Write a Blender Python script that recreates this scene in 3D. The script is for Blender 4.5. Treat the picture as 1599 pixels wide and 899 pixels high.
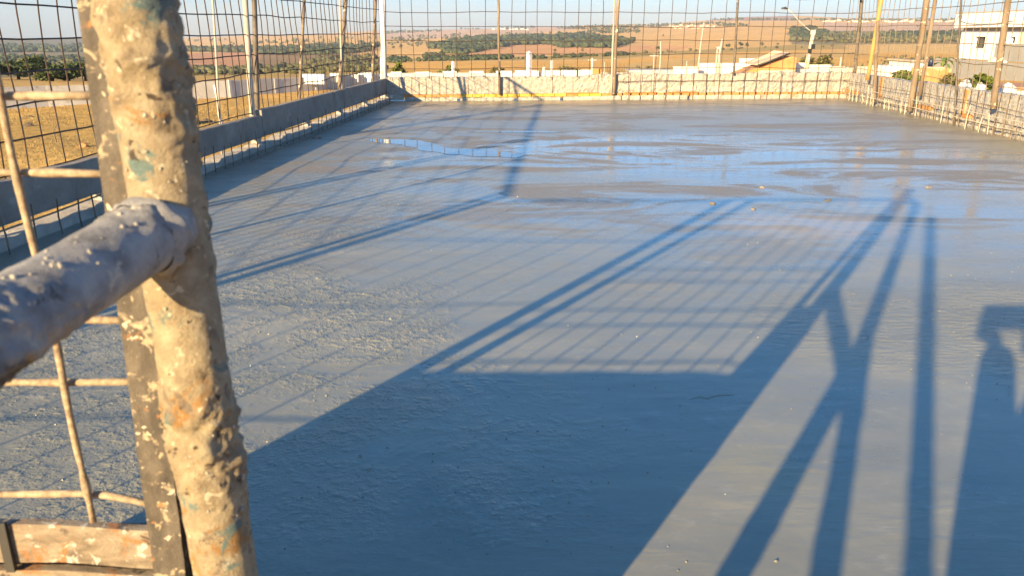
import bpy, bmesh, math, random
import numpy as np
from mathutils import Vector, noise
S = bpy.context.scene
for o in list(bpy.data.objects): bpy.data.objects.remove(o)

# ------------------------------------------------------------------ camera, sky, sun, exposure
F, W, H, HY, CH = 1230.0, 1599, 899, 50.0, 1.2
PITCH = math.atan((H/2-HY)/F)
cam = bpy.data.cameras.new('camera'); camo = bpy.data.objects.new('camera', cam); S.collection.objects.link(camo)
cam.sensor_width = 36; cam.lens = 36*F/W; cam.clip_start = 0.02; cam.clip_end = 30000
camo.location = (0, 0, CH); camo.rotation_euler = (math.pi/2-PITCH, 0, 0)
cam.dof.use_dof = True; cam.dof.focus_distance = 6.0; cam.dof.aperture_fstop = 10.0
S.camera = camo
SUN_EL, SUN_AZ = math.radians(16.5), math.radians(212.55)
world = bpy.data.worlds.new('World'); S.world = world; world.use_nodes = True
wn = world.node_tree.nodes; sky = wn.new('ShaderNodeTexSky'); sky.sky_type = 'NISHITA'; sky.sun_disc = False
sky.sun_elevation = SUN_EL; sky.sun_rotation = SUN_AZ; sky.altitude = 600; sky.air_density = 1.0; sky.dust_density = 0.6; sky.ozone_density = 3.0
wl_ = world.node_tree.links; gz = wn.new('ShaderNodeTexCoord'); sx = wn.new('ShaderNodeSeparateXYZ'); wl_.new(gz.outputs['Generated'], sx.inputs[0])
rp_ = wn.new('ShaderNodeValToRGB'); el_ = rp_.color_ramp.elements; el_.new(.07); el_.new(.3)
for i_, (p_, c_) in enumerate([(0, (.62, .68, .85)), (.07, (.58, .76, 1.04)), (.3, (.55, 1.0, 1.24)), (1, (.56, 1.06, 1.24))]): el_[i_].position = p_; el_[i_].color = (*[v/1.65 for v in c_], 1)
mx_ = wn.new('ShaderNodeMix'); mx_.data_type = 'RGBA'; mx_.blend_type = 'MULTIPLY'; mx_.inputs[0].default_value = 1
wl_.new(sx.outputs[2], rp_.inputs[0]); wl_.new(sky.outputs[0], mx_.inputs[6]); wl_.new(rp_.outputs[0], mx_.inputs[7]); wl_.new(mx_.outputs[2], wn['Background'].inputs[0]); wn['Background'].inputs[1].default_value = 0.118
sl = bpy.data.lights.new('sun', 'SUN'); so = bpy.data.objects.new('sun', sl); S.collection.objects.link(so)
sl.energy = 5.0; sl.angle = math.radians(0.53); sl.color = (1.0, 0.72, 0.36)
SD = Vector((-math.sin(SUN_AZ)*math.cos(SUN_EL), -math.cos(SUN_AZ)*math.cos(SUN_EL), -math.sin(SUN_EL)))
so.rotation_euler = SD.to_track_quat('-Z', 'Y').to_euler(); so.location = (-8, -12, 9)
S.view_settings.view_transform = 'Standard'; S.view_settings.look = 'None'
S.view_settings.exposure = 1.57; S.view_settings.gamma = 1
S.cycles.max_bounces = 6; S.cycles.volume_bounces = 1; S.cycles.caustics_reflective = False; S.cycles.caustics_refractive = False

# ------------------------------------------------------------------ survey helpers (photo pixel -> place)
cP, sP = math.cos(PITCH), math.sin(PITCH)
def ray(x, y):
    a = (x-W/2)/F; b = -(y-H/2)/F
    return Vector((a, cP+b*sP, -sP+b*cP))
def ground(x, y, z=0.0):
    r = ray(x, y); t = (z-CH)/r.z; return Vector((0, 0, CH))+r*t
def atY(x, y, Y):
    r = ray(x, y); return Vector((0, 0, CH))+r*(Y/r.y)
def on_line(q, A, B):
    r = ray(*q); A = Vector((A[0], A[1])); B = Vector((B[0], B[1])); e = (B-A).normalized(); n = Vector((-e.y, e.x))
    t = n.dot(A)/n.dot(Vector((r.x, r.y))); P = Vector((0, 0, CH))+r*t
    return (Vector((P.x, P.y))-A).dot(e), P.z, P
rnd = random.Random(7)
R = rnd.uniform

# ------------------------------------------------------------------ materials
def nodes(name):
    m = bpy.data.materials.new(name); m.use_nodes = True
    nt = m.node_tree; return m, nt, nt.nodes, nt.links, nt.nodes['Principled BSDF']
def ramp(nt, src, stops):
    r = nt.nodes.new('ShaderNodeValToRGB'); e = r.color_ramp.elements
    while len(e) < len(stops): e.new(0.5)
    for i, (p, c) in enumerate(stops):
        e[i].position = p; e[i].color = (*c, 1) if len(c) == 3 else c
    nt.links.new(src, r.inputs[0]); return r
def noise_n(nt, vec, scale, detail=5, rough=0.6, dist=0.0, vscale=None):
    n = nt.nodes.new('ShaderNodeTexNoise'); n.inputs['Scale'].default_value = scale; n.inputs['Detail'].default_value = detail
    n.inputs['Roughness'].default_value = rough; n.inputs['Distortion'].default_value = dist
    if vscale:
        mp = nt.nodes.new('ShaderNodeMapping'); mp.inputs['Scale'].default_value = vscale
        nt.links.new(vec, mp.inputs[0]); vec = mp.outputs[0]
    nt.links.new(vec, n.inputs['Vector']); return n
def mix(nt, fac, a, b, mode='MIX'):
    m = nt.nodes.new('ShaderNodeMix'); m.data_type = 'RGBA'; m.blend_type = mode
    for v, i in ((fac, 0), (a, 6), (b, 7)):
        if hasattr(v, 'links') or hasattr(v, 'is_linked'): nt.links.new(v, m.inputs[i])
        elif i == 0: m.inputs[0].default_value = v
        else: m.inputs[i].default_value = (*v, 1)
    return m.outputs[2]
def math_n(nt, op, a, b=0.0, clamp=False):
    m = nt.nodes.new('ShaderNodeMath'); m.operation = op; m.use_clamp = clamp
    for v, i in ((a, 0), (b, 1)):
        if hasattr(v, 'is_linked'): nt.links.new(v, m.inputs[i])
        else: m.inputs[i].default_value = v
    return m.outputs[0]
def bump(nt, height, strength, dist, prev=None):
    b = nt.nodes.new('ShaderNodeBump'); b.inputs['Strength'].default_value = strength; b.inputs['Distance'].default_value = dist
    nt.links.new(height, b.inputs['Height'])
    if prev: nt.links.new(prev, b.inputs['Normal'])
    return b.outputs[0]
def coord(nt): return nt.nodes.new('ShaderNodeTexCoord').outputs['Object']
NEUTRAL = ('rubble_concrete', 'pale_rubble_concrete', 'pale_mortar', 'white_block', 'precast_grey_wall', 'grey_cement_coated_pipe', 'pale_post', 'whitewashed_post', 'cement_ledge', 'dried_mortar', 'cemented_slat')
def mat(name, stops, scale, rough=0.8, bs=None, bd=0.01, bstr=0.6, metal=0.0, spots=None, detail=6, vscale=None):
    """noise-ramped base colour, optional second layer spots=[(scale, lo, hi, colour), ...], bump."""
    if name in NEUTRAL: stops = [(p, (c[0]*.95, c[1]*1.03, c[2]*1.22)) for p, c in stops]; spots = [(a, b, c, (k[0]*.95, k[1]*1.02, k[2]*1.2)) for a, b, c, k in (spots or [])]
    m, nt, N, L, P = nodes(name); v = coord(nt)
    n1 = noise_n(nt, v, scale, detail, 0.65, 0.3, vscale)
    col = ramp(nt, n1.outputs[0], stops).outputs[0]
    for i, (sc, lo, hi, c) in enumerate(spots or []):
        mp = nt.nodes.new('ShaderNodeMapping'); mp.inputs['Location'].default_value = (3.7*i+1.3, 9.1*i, 5.3)
        L.new(v, mp.inputs[0]); k = noise_n(nt, mp.outputs[0], sc, 5, 0.62, 0.5)
        f = ramp(nt, k.outputs[0], [(lo, (0, 0, 0)), (hi, (1, 1, 1))]).outputs[0]
        col = mix(nt, f, col, c)
    L.new(col, P.inputs['Base Color']); P.inputs['Metallic'].default_value = metal
    rr = noise_n(nt, v, scale*2.3, 4); mr = nt.nodes.new('ShaderNodeMapRange')
    L.new(rr.outputs[0], mr.inputs[0]); mr.inputs[3].default_value = max(0.05, rough-0.18); mr.inputs[4].default_value = min(1, rough+0.15)
    L.new(mr.outputs[0], P.inputs['Roughness'])
    if bs:
        b1 = noise_n(nt, v, bs, 8, 0.7); L.new(bump(nt, b1.outputs[0], bstr, bd), P.inputs['Normal'])
    return m

M = {}
# crusted pipe: cement, rust, remains of teal paint
M['pipe'] = mat('crusted_pipe', [(0.28, (.12, .09, .06)), (0.42, (.29, .23, .15)), (0.56, (.37, .305, .205)), (0.7, (.46, .40, .29)), (0.82, (.22, .165, .11))], 38, 0.9, 300, 0.004, 1.0,
    spots=[(17, .60, .66, (.32, .18, .065)), (21, .61, .655, (.13, .19, .185)), (75, .61, .66, (.60, .53, .40)), (62, .61, .66, (.07, .05, .035)), (9, .58, .70, (.24, .19, .14)), (34, .60, .66, (.20, .16, .12))], detail=8)
M['rail'] = mat('grey_cement_coated_pipe', [(0.3, (.15, .138, .12)), (0.45, (.25, .232, .205)), (0.58, (.34, .312, .265)), (0.75, (.43, .38, .30))], 30, 0.72, 380, 0.002, 1.0,
    spots=[(55, .62, .68, (.48, .41, .30)), (24, .60, .67, (.06, .05, .042)), (30, .63, .69, (.17, .20, .24)), (48, .66, .71, (.23, .13, .07))], detail=8)
M['angle'] = mat('painted_angle_steel', [(0.3, (.045, .038, .032)), (0.5, (.095, .08, .066)), (0.7, (.16, .135, .11))], 45, 0.7, 300, 0.002, 0.9,
    spots=[(48, .585, .64, (.40, .32, .22)), (38, .62, .67, (.33, .15, .05)), (85, .63, .67, (.62, .54, .42)), (30, .62, .68, (.46, .38, .27))], detail=8, vscale=(1, 1, .4))
M['splat'] = mat('dried_mortar', [(0.3, (.34, .28, .19)), (0.7, (.52, .45, .34))], 80, 0.9, 400, 0.002)
M['slat'] = mat('cemented_slat', [(0.27, (.10, .07, .045)), (0.45, (.23, .17, .105)), (0.6, (.33, .25, .16)), (0.78, (.42, .34, .23))], 40, 0.88, 320, 0.002, 1.0,
    spots=[(30, .56, .64, (.36, .15, .05)), (60, .58, .64, (.56, .49, .37)), (45, .58, .65, (.08, .058, .04))], vscale=(.6, 1, 1.5), detail=8)
M['gwire'] = mat('cement_crusted_wire', [(0.3, (.17, .12, .085)), (0.5, (.34, .26, .175)), (0.75, (.50, .42, .31))], 110, 0.9, 400, 0.002)
M['wire'] = mat('rusty_wire', [(0.35, (.035, .026, .022)), (0.65, (.10, .065, .045))], 6, 0.75)
M['rebar'] = mat('rebar_grey', [(0.35, (.10, .075, .055)), (0.65, (.26, .20, .14))], 8, 0.7)
M['rebar_pale'] = mat('rebar_cemented', [(0.35, (.42, .36, .27)), (0.65, (.62, .56, .46))], 8, 0.85)
M['post_pale'] = mat('pale_post', [(0.3, (.30, .24, .17)), (0.7, (.46, .39, .29))], 9, 0.8, 60, 0.004, vscale=(1, 1, .15))
M['post_white'] = mat('whitewashed_post', [(0.3, (.55, .50, .42)), (0.7, (.78, .72, .62))], 7, 0.8, 60, 0.004)
M['post_brown'] = mat('weathered_post', [(0.3, (.09, .062, .042)), (0.55, (.20, .15, .105)), (0.75, (.29, .235, .17))], 7, 0.85, 60, 0.006, vscale=(1, 1, .2),
    spots=[(11, .6, .66, (.55, .48, .37))])
M['post_dark'] = mat('dark_steel_post', [(0.3, (.05, .042, .036)), (0.7, (.17, .14, .11))], 8, 0.7, 50, 0.003, spots=[(9, .66, .7, (.42, .36, .27))])
M['timber_yellow'] = mat('yellow_timber', [(0.3, (.30, .175, .055)), (0.7, (.47, .30, .11))], 6, 0.75, 40, 0.003, vscale=(1, 1, .15))
M['board'] = mat('grey_concrete_board', [(0.3, (.19, .165, .14)), (0.5, (.26, .228, .195)), (0.7, (.32, .285, .245))], 3.5, 0.85, 70, 0.008, 0.8,
    spots=[(5, .62, .7, (.36, .34, .31)), (17, .66, .7, (.14, .125, .11))])
M['rubble'] = mat('rubble_concrete', [(0.3, (.22, .175, .13)), (0.47, (.40, .33, .245)), (0.7, (.52, .45, .35))], 24, 0.92, 90, 0.012, .9,
    spots=[(2.2, .56, .66, (.42, .36, .27)), (40, .60, .66, (.16, .125, .09)), (55, .62, .66, (.55, .48, .37)), (16, .68, .72, (.50, .25, .11))])
M['rubble_pale'] = mat('pale_rubble_concrete', [(0.3, (.24, .20, .15)), (0.47, (.47, .41, .32)), (0.7, (.62, .56, .45))], 24, 0.92, 75, 0.02, 1.0, spots=[(40, .58, .64, (.14, .11, .085)), (55, .62, .66, (.70, .64, .52)), (9, .66, .70, (.46, .24, .11))])
M['mortar'] = mat('pale_mortar', [(0.3, (.36, .30, .22)), (0.7, (.56, .50, .39))], 14, 0.92, 40, 0.02, 1.0, spots=[(10, .62, .68, (.40, .22, .11))])
M['ledge'] = mat('cement_ledge', [(0.3, (.36, .29, .21)), (0.6, (.54, .46, .34)), (.8, (.50, .30, .15))], 5, 0.9, 50, 0.012, 1.0)
M['brick_yellow'] = mat('yellow_brick', [(0.3, (.60, .34, .05)), (0.7, (.74, .49, .10))], 9, 0.85, 60, 0.006)
M['brick_orange'] = mat('orange_brick', [(0.3, (.43, .17, .055)), (0.7, (.58, .27, .10))], 9, 0.85, 60, 0.006)
M['precast'] = mat('precast_grey_wall', [(0.3, (.42, .37, .29)), (0.7, (.56, .51, .42))], .8, 0.9, 9, 0.02, spots=[(2, .6, .7, (.36, .31, .25))])
M['block'] = mat('white_block', [(0.3, (.66, .60, .50)), (0.7, (.80, .75, .66))], 2, 0.9, 14, 0.01)
M['white'] = mat('white_render', [(0.3, (.70, .67, .61)), (0.7, (.80, .78, .73))], .6, 0.85, 12, 0.008, spots=[(1.4, .64, .74, (.62, .57, .49))])
M['house_white'] = mat('house_white_paint', [(0.3, (.84, .83, .81)), (0.7, (.88, .87, .85))], .6, 0.8)
M['cream'] = mat('cream_render', [(0.3, (.66, .60, .46)), (0.7, (.76, .70, .56))], .6, 0.85)
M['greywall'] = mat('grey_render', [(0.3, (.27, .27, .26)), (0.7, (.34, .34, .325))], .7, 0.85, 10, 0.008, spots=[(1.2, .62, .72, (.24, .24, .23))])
M['brickwall'] = mat('brick_masonry', [(0.3, (.42, .18, .065)), (0.7, (.58, .29, .12))], 2.5, 0.9, 20, 0.02, spots=[(1.5, .54, .62, (.60, .46, .29))])
M['roofslab'] = mat('pale_roof', [(0.3, (.46, .34, .24)), (0.7, (.58, .46, .34))], 1.5, 0.85, 12, 0.01)
M['dark'] = mat('dark_opening', [(0.3, (.012, .012, .012)), (0.7, (.025, .022, .02))], 3, 0.4)
M['darkmetal'] = mat('dark_metal', [(0.3, (.025, .025, .028)), (0.7, (.06, .058, .055))], 4, 0.5)
M['tank'] = mat('dark_blue_plastic', [(0.3, (.012, .022, .06)), (0.7, (.02, .035, .09))], 2, 0.45)
M['lampgrey'] = mat('galvanised_grey', [(0.3, (.34, .34, .33)), (0.7, (.46, .45, .43))], 4, 0.55)
M['pole'] = mat('concrete_pole', [(0.3, (.46, .40, .31)), (0.7, (.58, .52, .42))], 3, 0.85, 20, 0.006)
M['bark'] = mat('bark', [(0.3, (.06, .045, .032)), (0.7, (.14, .105, .075))], 8, 0.9, 30, 0.02)
M['straw'] = mat('dry_straw', [(0.3, (.36, .235, .08)), (0.7, (.46, .31, .115))], 2, 0.9)
M['drybranch'] = mat('dry_branch', [(0.3, (.11, .08, .055)), (0.7, (.20, .15, .10))], 8, 0.9)
M['roof_tile'] = mat('clay_tile', [(0.3, (.36, .16, .08)), (0.7, (.50, .26, .14))], 1.5, 0.85)
M['black'] = mat('black_plastic', [(0.3, (.012, .012, .013)), (0.7, (.022, .022, .024))], 10, 0.35)
M['skin'] = mat('skin', [(0.3, (.36, .21, .14)), (0.7, (.42, .25, .17))], 9, 0.6)
M['cloth'] = mat('dark_work_cloth', [(0.3, (.05, .06, .09)), (0.7, (.08, .09, .13))], 12, 0.9, 90, 0.003)
M['plank'] = mat('scaffold_plank', [(0.3, (.26, .19, .11)), (0.7, (.40, .31, .20))], 5, 0.85, 40, 0.004, vscale=(.2, 1, 1))
def leafmat(name, a, b, c):
    m, nt, N, L, P = nodes(name)
    oi = nt.nodes.new('ShaderNodeNewGeometry'); v = coord(nt)
    n = noise_n(nt, v, 1.6, 3); s = math_n(nt, 'ADD', math_n(nt, 'MULTIPLY', oi.outputs['Random Per Island'], 0.55), math_n(nt, 'MULTIPLY', n.outputs[0], 0.5))
    L.new(ramp(nt, s, [(0.2, a), (0.5, b), (0.85, c)]).outputs[0], P.inputs['Base Color'])
    P.inputs['Roughness'].default_value = 0.65; P.inputs['Specular IOR Level'].default_value = 0.25
    return m
M['leaf_dark'] = leafmat('dark_leaves', (.022, .035, .012), (.045, .065, .02), (.085, .105, .03))
M['leaf_green'] = leafmat('green_leaves', (.05, .075, .015), (.10, .13, .025), (.19, .21, .04))
M['leaf_olive'] = leafmat('olive_leaves', (.05, .05, .02), (.095, .09, .032), (.16, .145, .05))
M['leaf_banana'] = leafmat('banana_leaves', (.06, .10, .02), (.10, .16, .03), (.18, .24, .05))
M['wood_far'] = leafmat('far_wood_leaves', (.022, .033, .015), (.042, .057, .023), (.075, .09, .035))
M['scrub_far'] = leafmat('far_scrub_leaves', (.045, .048, .024), (.08, .082, .036), (.13, .125, .055))

# ------------------------------------------------------------------ object helpers
class MB:
    def __init__(s): s.v = []; s.f = []; s.sm = []
    def add(s, vs, fs, smooth=False):
        o = len(s.v); s.v += [tuple(p) for p in vs]; s.f += [tuple(i+o for i in f) for f in fs]; s.sm += [smooth]*len(fs); return s
    def box(s, c, size, ex=(1, 0, 0), ey=(0, 1, 0), ez=(0, 0, 1), jit=0.0):
        c = Vector(c); ex, ey, ez = Vector(ex)*size[0]/2, Vector(ey)*size[1]/2, Vector(ez)*size[2]/2
        P = [c+ex*a+ey*b+ez*d+Vector((R(-jit, jit), R(-jit, jit), R(-jit, jit))) for d in (-1, 1) for b in (-1, 1) for a in (-1, 1)]
        return s.add(P, [(0, 2, 3, 1), (4, 5, 7, 6), (0, 1, 5, 4), (2, 6, 7, 3), (0, 4, 6, 2), (1, 3, 7, 5)])
    def tube(s, pts, r, n=6, cap=True):
        pts = [Vector(p) for p in pts]; rs = r if isinstance(r, (list, tuple)) else [r]*len(pts)
        V = []; Fc = []; d0 = (pts[-1]-pts[0]).normalized(); a = Vector((0, 0, 1)) if abs(d0.z) < .9 else Vector((1, 0, 0))
        u = d0.cross(a).normalized()
        for i, p in enumerate(pts):
            d = (pts[min(i+1, len(pts)-1)]-pts[max(i-1, 0)]).normalized()
            u = (u-d*u.dot(d)).normalized(); w = d.cross(u)
            for k in range(n):
                t = 2*math.pi*k/n; V.append(p+(u*math.cos(t)+w*math.sin(t))*rs[i])
        for i in range(len(pts)-1):
            for k in range(n):
                Fc.append((i*n+k, i*n+(k+1) % n, (i+1)*n+(k+1) % n, (i+1)*n+k))
        s.add(V, Fc, n > 5)
        if cap:
            o = len(s.v)-len(V); s.f += [tuple(o+k for k in reversed(range(n))), tuple(o+(len(pts)-1)*n+k for k in range(n))]; s.sm += [False]*2
        return s
    def prism(s, poly, ex, ey, ez, o, depth):
        """poly in (a,b) along ex,ey; extruded by depth along ez"""
        o, ex, ey, ez = Vector(o), Vector(ex), Vector(ey), Vector(ez); n = len(poly)
        V = [o+ex*a+ey*b for a, b in poly]+[o+ex*a+ey*b+ez*depth for a, b in poly]
        return s.add(V, [tuple(reversed(range(n))), tuple(range(n, 2*n))]+[(i, (i+1) % n, n+(i+1) % n, n+i) for i in range(n)])
def link(o): S.collection.objects.link(o); return o
def obj(name, mb, m, parent=None):
    off = parent.matrix_world.translation if False else None
    base = Vector((0, 0, 0)); p = parent
    while p is not None: base += p.location; p = p.parent
    me = bpy.data.meshes.new(name)
    me.from_pydata([(a-base.x, b-base.y, c-base.z) for a, b, c in mb.v], [], mb.f)
    me.polygons.foreach_set('use_smooth', mb.sm); me.update()
    bm = bmesh.new(); bm.from_mesh(me); bmesh.ops.recalc_face_normals(bm, faces=bm.faces); bm.to_mesh(me); bm.free()
    o = link(bpy.data.objects.new(name, me)); me.materials.append(M[m] if isinstance(m, str) else m)
    if parent: o.parent = parent
    return o
def tag(o, label, cat, group=None):
    o['label'] = label; o['category'] = cat
    if group: o['group'] = group
    return o
def thing(name, label, cat, loc, group=None):
    o = link(bpy.data.objects.new(name, None)); o.location = loc; o.empty_display_size = .1
    return tag(o, label, cat, group)
def kind(o, k): o['kind'] = k; return o
def nz(p, sc): return noise.noise(Vector(p)*sc)

# ------------------------------------------------------------------ terrain
DD = [60, 100, 170, 250, 400, 600, 850, 1150, 1500, 2000, 2600, 3400]
COLS = [(-900, [131, 122, 113, 106, 99, 92, 85, 78, 72, 67, 63.5, 64.5]), (0, [131, 120, 111, 105, 98, 92, 85, 78, 72, 66, 62, 63]),
        (350, [130, 122, 119, 115, 107, 97, 85, 77, 70, 64, 59, 59]), (600, [128, 121, 112, 105, 97, 88, 77, 67, 59, 54, 51, 50]),
        (800, [127, 119, 110, 102, 93, 82, 70, 60, 53, 48.5, 45.5, 45]), (1000, [127, 119, 108, 99, 88, 76, 63, 53, 46, 41.5, 40, 41]),
        (1200, [127, 117, 104, 93, 80, 70, 58, 46, 36, 31, 26, 30]), (1400, [127, 117, 105, 94, 80, 68, 55, 45, 38, 34, 31.5, 31]),
        (1599, [127, 117, 105, 94, 80, 68, 55, 44, 37, 33, 30, 30]), (2500, [127, 117, 105, 94, 80, 68, 55, 44, 37, 33, 30, 30])]
CX = np.array([c[0] for c in COLS], float); CY = np.array([c[1] for c in COLS], float); LD = np.log(np.array(DD, float))
def terr(x, y):
    """vectorised ground height outside the slab"""
    x = np.asarray(x, float); y = np.asarray(y, float); D = np.hypot(x, y)+1e-6; az = np.arctan2(x, y)
    xi = 800+1293*np.tan(np.clip(az, -1.05, 1.05)); xi = np.clip(xi, -899, 2499)
    l = np.clip(np.log(D), LD[0], LD[-1]); out = 0
    i = np.clip(np.searchsorted(CX, xi)-1, 0, len(CX)-2); t = (xi-CX[i])/(CX[i+1]-CX[i]); t = t*t*(3-2*t)
    k = np.clip(np.searchsorted(LD, l)-1, 0, len(LD)-2); q = (l-LD[k])/(LD[k+1]-LD[k])
    yp = (CY[i, k]*(1-q)+CY[i, k+1]*q)*(1-t)+(CY[i+1, k]*(1-q)+CY[i+1, k+1]*q)*t
    a = (xi-W/2)/F; b = -(yp-H/2)/F; rz = -sP+b*cP; rh = np.hypot(a, cP+b*sP)
    z = CH+rz/rh*np.minimum(D, 3400)
    z = z+0.0016*np.minimum(D, 3400)*(np.sin(x*.011+y*.004)*.5+np.sin(x*.023-y*.013+1.7)*.3+np.sin(y*.031+x*.006)*.25)*np.clip((D-80)/200, 0, 1)
    w = np.clip((D-30)/40, 0, 1); w = w*w*(3-2*w)
    front = np.clip((np.cos(az)-0.35)/0.2, 0, 1)
    z = z*front+(-2.6)*(1-front)
    return (-2.2)*(1-w)+z*w
def terr1(x, y): return float(terr(np.array([x]), np.array([y]))[0])
def hit(xp, yp, lo=20, hi=3400):
    """where the sight line through a photo pixel meets the land"""
    r = ray(xp, yp); hl = math.hypot(r.x, r.y); Ds = np.exp(np.linspace(math.log(lo), math.log(hi), 700))
    X = r.x/hl*Ds; Y = r.y/hl*Ds; Z = CH+r.z/hl*Ds; T = terr(X, Y); m = np.nonzero(Z <= T)[0]
    if not len(m): return None
    i = m[0]; return Vector((X[i], Y[i], T[i])), Ds[i]
def at(xp, D):
    """place at distance D straight ahead of the camera axis, seen at column xp"""
    X = (xp-800)/1293*D; return Vector((X, D, terr1(X, D)))
def zpx(xp, yp, Y): return atY(xp, yp, Y).z
def px_of(x, y, z):
    u = y*sP+(z-CH)*cP; d = y*cP-(z-CH)*sP; d = np.maximum(d, .1)
    return W/2+F*x/d, H/2-F*u/d
def inpoly(px, py, poly):
    ins = np.zeros(px.shape, bool); n = len(poly)
    for i in range(n):
        x0, y0 = poly[i]; x1, y1 = poly[(i+1) % n]
        if y0 == y1: continue
        c = ((y0 > py) != (y1 > py)) & (px < (x1-x0)*(py-y0)/(y1-y0)+x0); ins ^= c
    return ins
STRAW = (.72, .44, .16); GOLD = (.74, .44, .13); PLOUGH = (.56, .28, .14); ORANGE = (.68, .36, .16); OLIVE = (.46, .32, .11)
SCRUB = (.27, .225, .12); PINK = (.62, .41, .28); BROWN = (.74, .42, .115)
FIELDS = [  # (patch outline as surveyed, soil or crop colour)
    ([(-900, 300), (-900, 100), (140, 118), (280, 119), (600, 121), (2500, 118), (2500, 300)], (.60, .38, .135)),
    ([(-900, 128), (-900, 76), (150, 76), (270, 84), (262, 112), (140, 120)], SCRUB),
    ([(30, 88), (34, 82), (60, 83), (58, 88)], (.46, .27, .17)), ([(90, 92), (92, 87), (150, 88), (150, 93)], (.42, .30, .15)),
    ([(-900, 76), (-900, 60), (150, 60), (150, 76)], (.20, .17, .10)),
    ([(240, 108), (240, 84), (410, 81), (470, 88), (480, 100), (410, 106)], PLOUGH),
    ([(405, 86), (560, 84), (600, 92), (590, 106), (405, 105)], (.28, .18, .09)),
    ([(240, 119), (240, 106), (590, 103), (640, 113), (590, 122)], OLIVE),
    ([(590, 104), (610, 96), (700, 95), (960, 92), (1000, 88), (1320, 76), (1320, 66), (1060, 80), (860, 88), (760, 90), (600, 92)], OLIVE),
    ([(685, 92), (760, 76), (810, 69.5), (868, 69), (880, 74), (1000, 70), (1085, 72), (1060, 79), (1000, 81), (860, 87), (760, 89)], ORANGE),
    ([(600, 119), (630, 97), (960, 95), (1100, 84), (1320, 78), (2500, 80), (2500, 124), (600, 124)], BROWN),
    ([(960, 112), (985, 99), (1100, 89), (1320, 80), (1320, 90), (1100, 100), (1010, 112)], (.68, .44, .17)),
    ([(1310, 84), (1340, 71), (2500, 70), (2500, 84)], (.72, .47, .18)),
    ([(1235, 70), (1230, 44), (1260, 42), (1300, 49), (2500, 50), (2500, 67)], SCRUB),
    ([(1285, 49), (1285, 36), (2500, 34), (2500, 49)], PINK),
    ([(590, 52), (600, 40), (900, 36), (900, 47), (760, 58), (640, 62), (590, 62)], PINK),
    ([(1100, 33), (1130, 20), (1230, 20), (1250, 33)], (.42, .26, .20)),
]
def build_terrain():
    xi = np.concatenate([np.linspace(-880, -60, 60), np.arange(-50, 1660, 2.6), np.linspace(1670, 2480, 60)])
    azs = np.concatenate([np.linspace(-math.pi, math.atan((-890-800)/1293), 26), np.arctan((xi-800)/1293), np.linspace(math.atan((2490-800)/1293), math.pi, 26)])
    rad = np.concatenate([[0.4, 3, 6, 9, 12, 15, 18], np.exp(np.linspace(math.log(20), math.log(3400), 330)), [3700, 4100, 4500]])
    A, Rr = np.meshgrid(azs, rad); X = np.sin(A)*Rr; Y = np.cos(A)*Rr; Z = terr(X, Y)
    Z = np.where(Rr > 3500, Z-(Rr-3400)*0.012, Z)
    g = np.vectorize(lambda a, b: noise.noise((a*.35, b*.35, 2))*.05)(X[:60], Y[:60]); Z[:60] += g
    nr, nc = A.shape; co = np.stack([X, Y, Z], -1).reshape(-1, 3)
    idx = np.arange(nr*nc).reshape(nr, nc); q = np.stack([idx[:-1, :-1], idx[:-1, 1:], idx[1:, 1:], idx[1:, :-1]], -1).reshape(-1, 4)[:, ::-1]
    me = bpy.data.meshes.new('ground'); me.vertices.add(len(co)); me.vertices.foreach_set('co', co.ravel())
    me.loops.add(q.size); me.loops.foreach_set('vertex_index', q.ravel()); me.polygons.add(len(q))
    me.polygons.foreach_set('loop_start', np.arange(0, q.size, 4)); me.polygons.foreach_set('use_smooth', np.ones(len(q), bool)); me.update(calc_edges=True); me.validate()
    px, py = px_of(co[:, 0], co[:, 1], co[:, 2])
    jx = np.sin(co[:, 0]*.05+co[:, 1]*.02)*3+np.sin(co[:, 0]*.13-co[:, 1]*.07)*2; jy = np.sin(co[:, 0]*.03+co[:, 1]*.011)*.5+np.sin(co[:, 0]*.011-co[:, 1]*.045+2)*.5
    col = np.tile(np.array(STRAW), (len(co), 1)); f = co[:, 1] > 1
    for poly, c in FIELDS:
        m = inpoly(px+jx, py+jy, poly) & f; col[m] = c
    col[(np.hypot(co[:, 0], co[:, 1]) < 40)] = (.56, .36, .12)
    at_ = me.color_attributes.new('soil', 'FLOAT_COLOR', 'POINT'); at_.data.foreach_set('color', np.concatenate([col, np.ones((len(co), 1))], 1).ravel())
    m, nt, N, L, P = nodes('land'); v = coord(nt)
    a = nt.nodes.new('ShaderNodeAttribute'); a.attribute_name = 'soil'
    n1 = noise_n(nt, v, .012, 6, .6, .6); n2 = noise_n(nt, v, .16, 6, .7); n3 = noise_n(nt, v, 2.2, 7, .75)
    c = mix(nt, ramp(nt, n1.outputs[0], [(.35, (0, 0, 0)), (.7, (1, 1, 1))]).outputs[0], a.outputs[0], mix(nt, 1.0, a.outputs[0], (.84, .84, .78), 'MULTIPLY'))
    c = mix(nt, 1.0, c, ramp(nt, n2.outputs[0], [(.3, (.70, .70, .68)), (.7, (1.22, 1.2, 1.15))]).outputs[0], 'MULTIPLY')
    c = mix(nt, 1.0, c, ramp(nt, n3.outputs[0], [(.3, (.62, .60, .56)), (.5, (1, 1, 1)), (.7, (1.3, 1.28, 1.2))]).outputs[0], 'MULTIPLY')
    L.new(c, P.inputs['Base Color']); P.inputs['Roughness'].default_value = .95; P.inputs['Specular IOR Level'].default_value = .1
    L.new(bump(nt, n3.outputs[0], .8, .12), P.inputs['Normal']); me.materials.append(m)
    o = link(bpy.data.objects.new('ground', me)); kind(o, 'structure')
build_terrain()

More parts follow.
